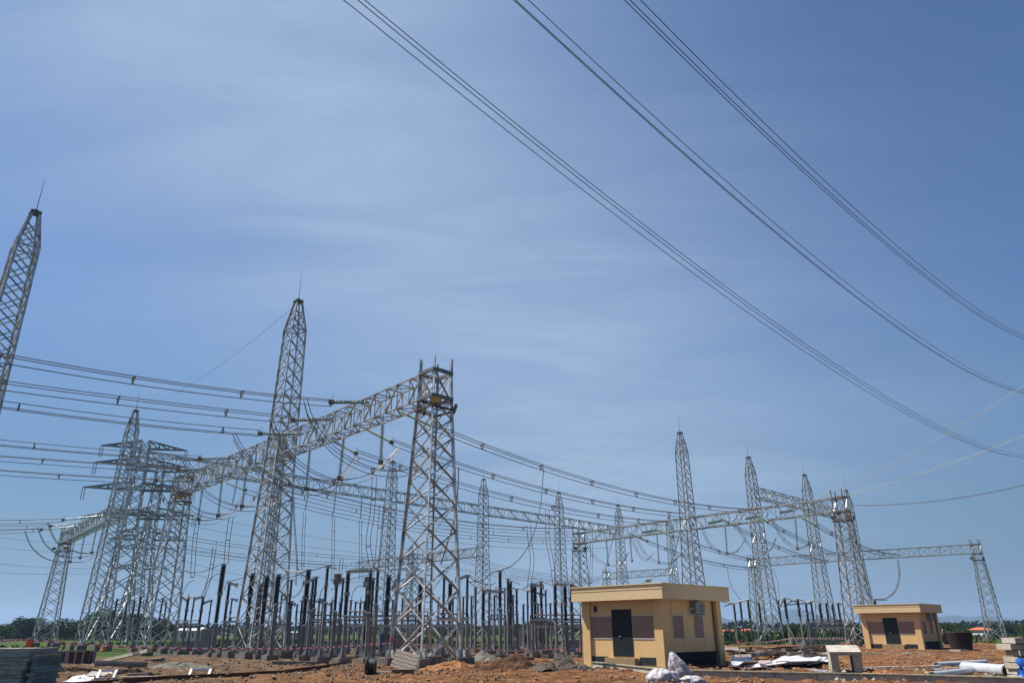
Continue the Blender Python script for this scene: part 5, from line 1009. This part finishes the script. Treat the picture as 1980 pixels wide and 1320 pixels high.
tag(m.build('tarpaulin', BLUE, smooth=True), 'blue tarpaulin hanging under the pale board stack', 'tarpaulin')
# woven sacks
ms = bpy.data.materials.new('striped_woven_plastic'); ms.use_nodes = True; t = ms.node_tree; b = t.nodes['Principled BSDF']; b.inputs['Roughness'].default_value = .55; tcn = t.nodes.new('ShaderNodeTexCoord')
wv = t.nodes.new('ShaderNodeTexWave'); wv.inputs['Scale'].default_value = .85; wv.inputs['Distortion'].default_value = 1.6; wv.inputs['Detail'].default_value = 1; mpp = t.nodes.new('ShaderNodeMapping'); mpp.inputs['Rotation'].default_value = (.2, .3, .5); t.links.new(tcn.outputs['Object'], mpp.inputs[0]); t.links.new(mpp.outputs[0], wv.inputs[0])
rr = ramp(wv.outputs[1], (.0, (.36, .35, .375)), (.3, (.36, .35, .375)), (.36, (.36, .07, .08)), (.52, (.36, .35, .375)), (.58, (.36, .35, .375)), (.66, (.04, .14, .18)), (.82, (.36, .35, .375)), (1., (.36, .35, .375))); t.links.new(rr, b.inputs['Base Color'])
nb = noi(6, 5, .6); bp = t.nodes.new('ShaderNodeBump'); bp.inputs['Strength'].default_value = .8; bp.inputs['Distance'].default_value = .08; t.links.new(nb, bp.inputs['Height']); t.links.new(bp.outputs[0], b.inputs['Normal'])
def sack(lb, px, pb, rad, seed, peak=0.):
    P = G(px, pb); m = MB(); nu, nv = 40, 26; vs = []
    for j in range(nv + 1):
        ph = math.pi * j / nv
        for i in range(nu):
            th = 2 * math.pi * i / nu; d = Vector((math.sin(ph) * math.cos(th), math.sin(ph) * math.sin(th), math.cos(ph)))
            k = 1 + .22 * MN.noise(d * 1.7 + Vector((seed, 0, 0))) + .09 * math.sin(th * 9 + seed) * abs(math.sin(ph * 1.0)) * (1.2 - math.sin(ph)) + .06 * MN.noise(d * 5 + Vector((seed, 1, 0)))
            v = Vector((d.x * rad[0], d.y * rad[1], d.z * rad[2])) * k
            if peak and d.z > .2: f = (d.z - .2) / .8; v.x = v.x * (1 - .15 * f) - peak * f * .55; v.y *= (1 - .2 * f); v.z += peak * f ** 1.5
            v.z = max(v.z, -rad[2] * .62); vs.append(P + Vector((0, 0, rad[2] * .62 + .03)) + v)
    m.add(vs, [(j * nu + i, (j + 1) * nu + i, (j + 1) * nu + (i + 1) % nu, j * nu + (i + 1) % nu) for j in range(nv) for i in range(nu)])
    tag(m.build('woven_sack', ms, smooth=True), lb, 'sack', 'striped woven sacks before the hut')
sack('upright striped sack with twisted neck in front of the hut', 1317, 1313, (.44, .32, .30), 1.3, .42); sack('slumped striped sack lying left of the upright one', 1281, 1325, (.52, .4, .3), 4.1); sack('flat striped sack lying in front of the low wall', 1338, 1325, (.42, .3, .17), 7.7)
# barrel, cone, stakes, tape
P = G(1872, 1259); root = thing('rusty_skip', 'dark rusty open tub standing on the orange earth', 'tub', P); D_ = P.y; RT = mat('sooty_steel', (.03, .02, .018), .8, .1, .5, 5)
m = MB(); n_ = 20; pr = [(.0, .78), (.05, .8), (.9, .98), (.97, 1.0), (1., .97)]; m.lathe((P.x, P.y + .8, .12), (P.x, P.y + .8, 1.5), pr, n_); m.build('drum', RT, root); MB().box((P.x + .1, P.y + .5, .08), (1.9, 1.4, .14), .1).build('pallet', WOODG, root)
m = MB(); m.bar((P.x + .95, P.y + .6, 1.2), (P.x + 1.5, P.y + .6, 1.2), .08); m.bar((P.x + 1.5, P.y + .6, 1.2), (P.x + 1.5, P.y + .6, .7), .08); m.build('handle', WOODL, root)
m = MB(); P = G(199, 1257); m.lathe((P.x, P.y, 0), (P.x, P.y, .8), [(0, .3), (.04, .3), (.05, .2), (1, .05)], 12); tag(m.build('traffic_cone', ORNG), 'small orange cone between the pointed mast and beams', 'cone')
m = MB(); P = atY(53, 1262, 21.4); m.box(P + Vector((0, 0, .1)), (.14, .12, .5), .2); tag(m.build('orange_cloth', mat('rust_orange_cloth', (.36, .09, .04), .9)), 'rust orange cloth hanging on the left stake', 'cloth')
def stake(lb, xt, yt, D, lean=0., zt=None):
    T = atY(xt, yt, D); m = MB(); m.tube([(T.x + lean, T.y, -.1), T], .03, 6); tag(m.build('stake', WOODL), lb, 'stake', 'thin stakes holding the tape'); return T
def tape(lb, pts, w=.055):
    m = MB(); line = smooth(pts, 120); acc = 0; k = 0
    for a, b in zip(line, line[1:]):
        d = (b - a).length; nn = max(1, int(d / .22))
        for i in range(nn):
            p, q = a.lerp(b, i / nn), a.lerp(b, (i + 1) / nn); m.bar(p, q, .008, h=w, mi=k % 2); k += 1
    tag(m.build('barrier_tape', [REDT, WHT]), lb, 'barrier tape', 'red and white barrier tape')
stake('wooden stake holding the tape at the left board stack', 57, 1232, 22); stake('leaning thin stake at the right, behind white panels', 1523, 1208, 45, .9); stake('thin stake right of the near hut with a red scrap', 1422, 1221, 45, .2); stake('thin dark stake left of the near column', 747, 1240, 38)
tape('red and white tape from the left edge to the near column', [atY(x, y, 22 + 16 * max(0, x) / 760) for x, y in ((-30, 1243), (0, 1240), (57, 1237), (240, 1250), (420, 1253), (560, 1253), (660, 1249), (762, 1242))])
tape('faint tape sagging right of the near column', [atY(x, y, 42) for x, y in ((786, 1242), (850, 1250), (970, 1257), (1030, 1257), (1085, 1253))]); tape('tape stretched between the two right-hand stakes', [atY(x, y, 45) for x, y in ((1424, 1242), (1470, 1241), (1500, 1238), (1532, 1233))], .05); tape('tape from the leaning stake to the far hut', [atY(x, y, 47) for x, y in ((1532, 1233), (1580, 1234), (1635, 1235))], .05)
m = MB(); m.box(atY(760, 1233, 38.9), (.14, .05, .13), .2); m.box(atY(757, 1236, 38.9), (.08, .04, .1), .5); tag(m.build('red_rag', REDT), 'red rag knotted on the near column\'s left leg', 'rag')
m = MB(); m.box(atY(1431, 1240, 44.9), (.2, .05, .1), .2); tag(m.build('red_rag', REDT), 'red scrap tied on the stake by the hut', 'rag')
# low white fence posts, far right bank
rnd = random.Random(31)
for i in range(26):
    x = 1530 + i * 4.6 + rnd.uniform(-1, 1); P = G(x, 1245); m = MB(); m.box((P.x, P.y, .4), (.16, .16, .95)); tag(m.build('concrete_post', CONCL), 'short pale post in the low row under the far right bank', 'post', 'row of short pale posts')
# person and motorbikes beyond the far hut
def person(lb, px, pb, D, shirt, trousers):
    T = atY(px, pb, D); x, y = T.x, D; m = MB(); sk = []
    root = thing('person', lb, 'person', (x, y, 0))
    me = bpy.data.meshes.new('body'); J = [(0, 0, .95), (0, .01, 1.2), (0, 0, 1.42), (0, 0, 1.52), (0, -.01, 1.64), (-.11, 0, .88), (-.12, -.02, .5), (-.12, .02, .06), (-.12, -.12, .03), (.11, 0, .88), (.13, -.05, .5), (.13, .03, .06), (.13, -.11, .03), (-.2, 0, 1.4), (-.26, -.02, 1.12), (-.22, -.16, .92), (.2, 0, 1.4), (.26, -.02, 1.12), (.22, -.16, .92)]
    E2 = [(0, 1), (1, 2), (2, 3), (3, 4), (0, 5), (5, 6), (6, 7), (7, 8), (0, 9), (9, 10), (10, 11), (11, 12), (2, 13), (13, 14), (14, 15), (2, 16), (16, 17), (17, 18)]
    me.from_pydata([(x + a, y + b_, c) for a, b_, c in J], E2, []); o = bpy.data.objects.new('body', me); C.objects.link(o); o.parent = root; o.matrix_parent_inverse = Matrix.Translation(-root.location); me.materials.append(shirt)
    md_ = o.modifiers.new('skin', 'SKIN'); R_ = [.15, .15, .14, .055, .1, .1, .07, .045, .04, .1, .07, .045, .04, .07, .045, .035, .07, .045, .035]
    for v, r_ in zip(me.skin_vertices[0].data, R_): v.radius = (r_, r_)
    me.skin_vertices[0].data[0].use_root = True; s2 = o.modifiers.new('sub', 'SUBSURF'); s2.levels = 1; s2.render_levels = 1
    m.lathe((x, y, 1.62), (x, y, 1.78), [(0, .13), (.5, .125), (.9, .07), (1, .02)], 12); m.build('helmet', WHITEP, root)
    m = MB(); m.tube([(x, y, 1.02), (x, y, .80)], .17, 12)
    for s_ in (-.12, .12): m.tube([(x + s_, y, .92), (x + s_ * 1.05, y - .03, .5), (x + s_ * 1.1, y + .02, .12)], [.12, .09, .07], 10)
    m.build('trousers', trousers, root)
person('person in an orange shirt and white helmet beyond the far hut', 1827, 1240, 170, ORNG, mat('dark_cloth', (.03, .03, .04), .9))
for i, px in enumerate((1842, 1847, 1852)):
    P = G(px, 1248); m = MB(); root = thing('parked_motorbike', 'parked motorbike %s from the rusty tub' % ['third', 'second', 'nearest'][i], 'motorbike', (P.x, P.y, 0), 'motorbikes parked beyond the far hut')
    for s_ in (-.6, .6):
        w = MB(); w.tube([(P.x + s_ - 0, P.y - .04, .3), (P.x + s_, P.y + .04, .3)], .3, 14); w.build('wheel', BLACK, root)
    m.tube([(P.x - .6, P.y, .3), (P.x - .2, P.y, .62), (P.x + .3, P.y, .62), (P.x + .62, P.y, .3)], .07, 7); m.box((P.x, P.y, .45), (.4, .2, .35)); m.build('frame', GREYP, root)
    m = MB(); m.box((P.x - .25, P.y, .74), (.6, .22, .1)); m.build('seat', BLACK, root); m = MB(); m.tube([(P.x + .5, P.y, .5), (P.x + .38, P.y, 1.0)], .03, 6); m.tube([(P.x + .38, P.y - .3, 1.0), (P.x + .38, P.y + .3, 1.0)], .025, 6); m.build('handlebar', STEEL, root)

# ------------------------------------------------------------------ haze
hm = bpy.data.materials.new('haze'); hm.use_nodes = True; t = hm.node_tree; t.nodes.clear(); o_ = t.nodes.new('ShaderNodeOutputMaterial'); pv = t.nodes.new('ShaderNodeVolumePrincipled'); pv.inputs['Color'].default_value = (.42, .60, .88, 1); pv.inputs['Density'].default_value = .00017; pv.inputs['Anisotropy'].default_value = .2
t.links.new(pv.outputs[0], o_.inputs['Volume'])
m = MB(); m.box((0, 3550, 99), (14400, 8200, 204)); hz = m.build('haze', hm); kind(hz, 'stuff')
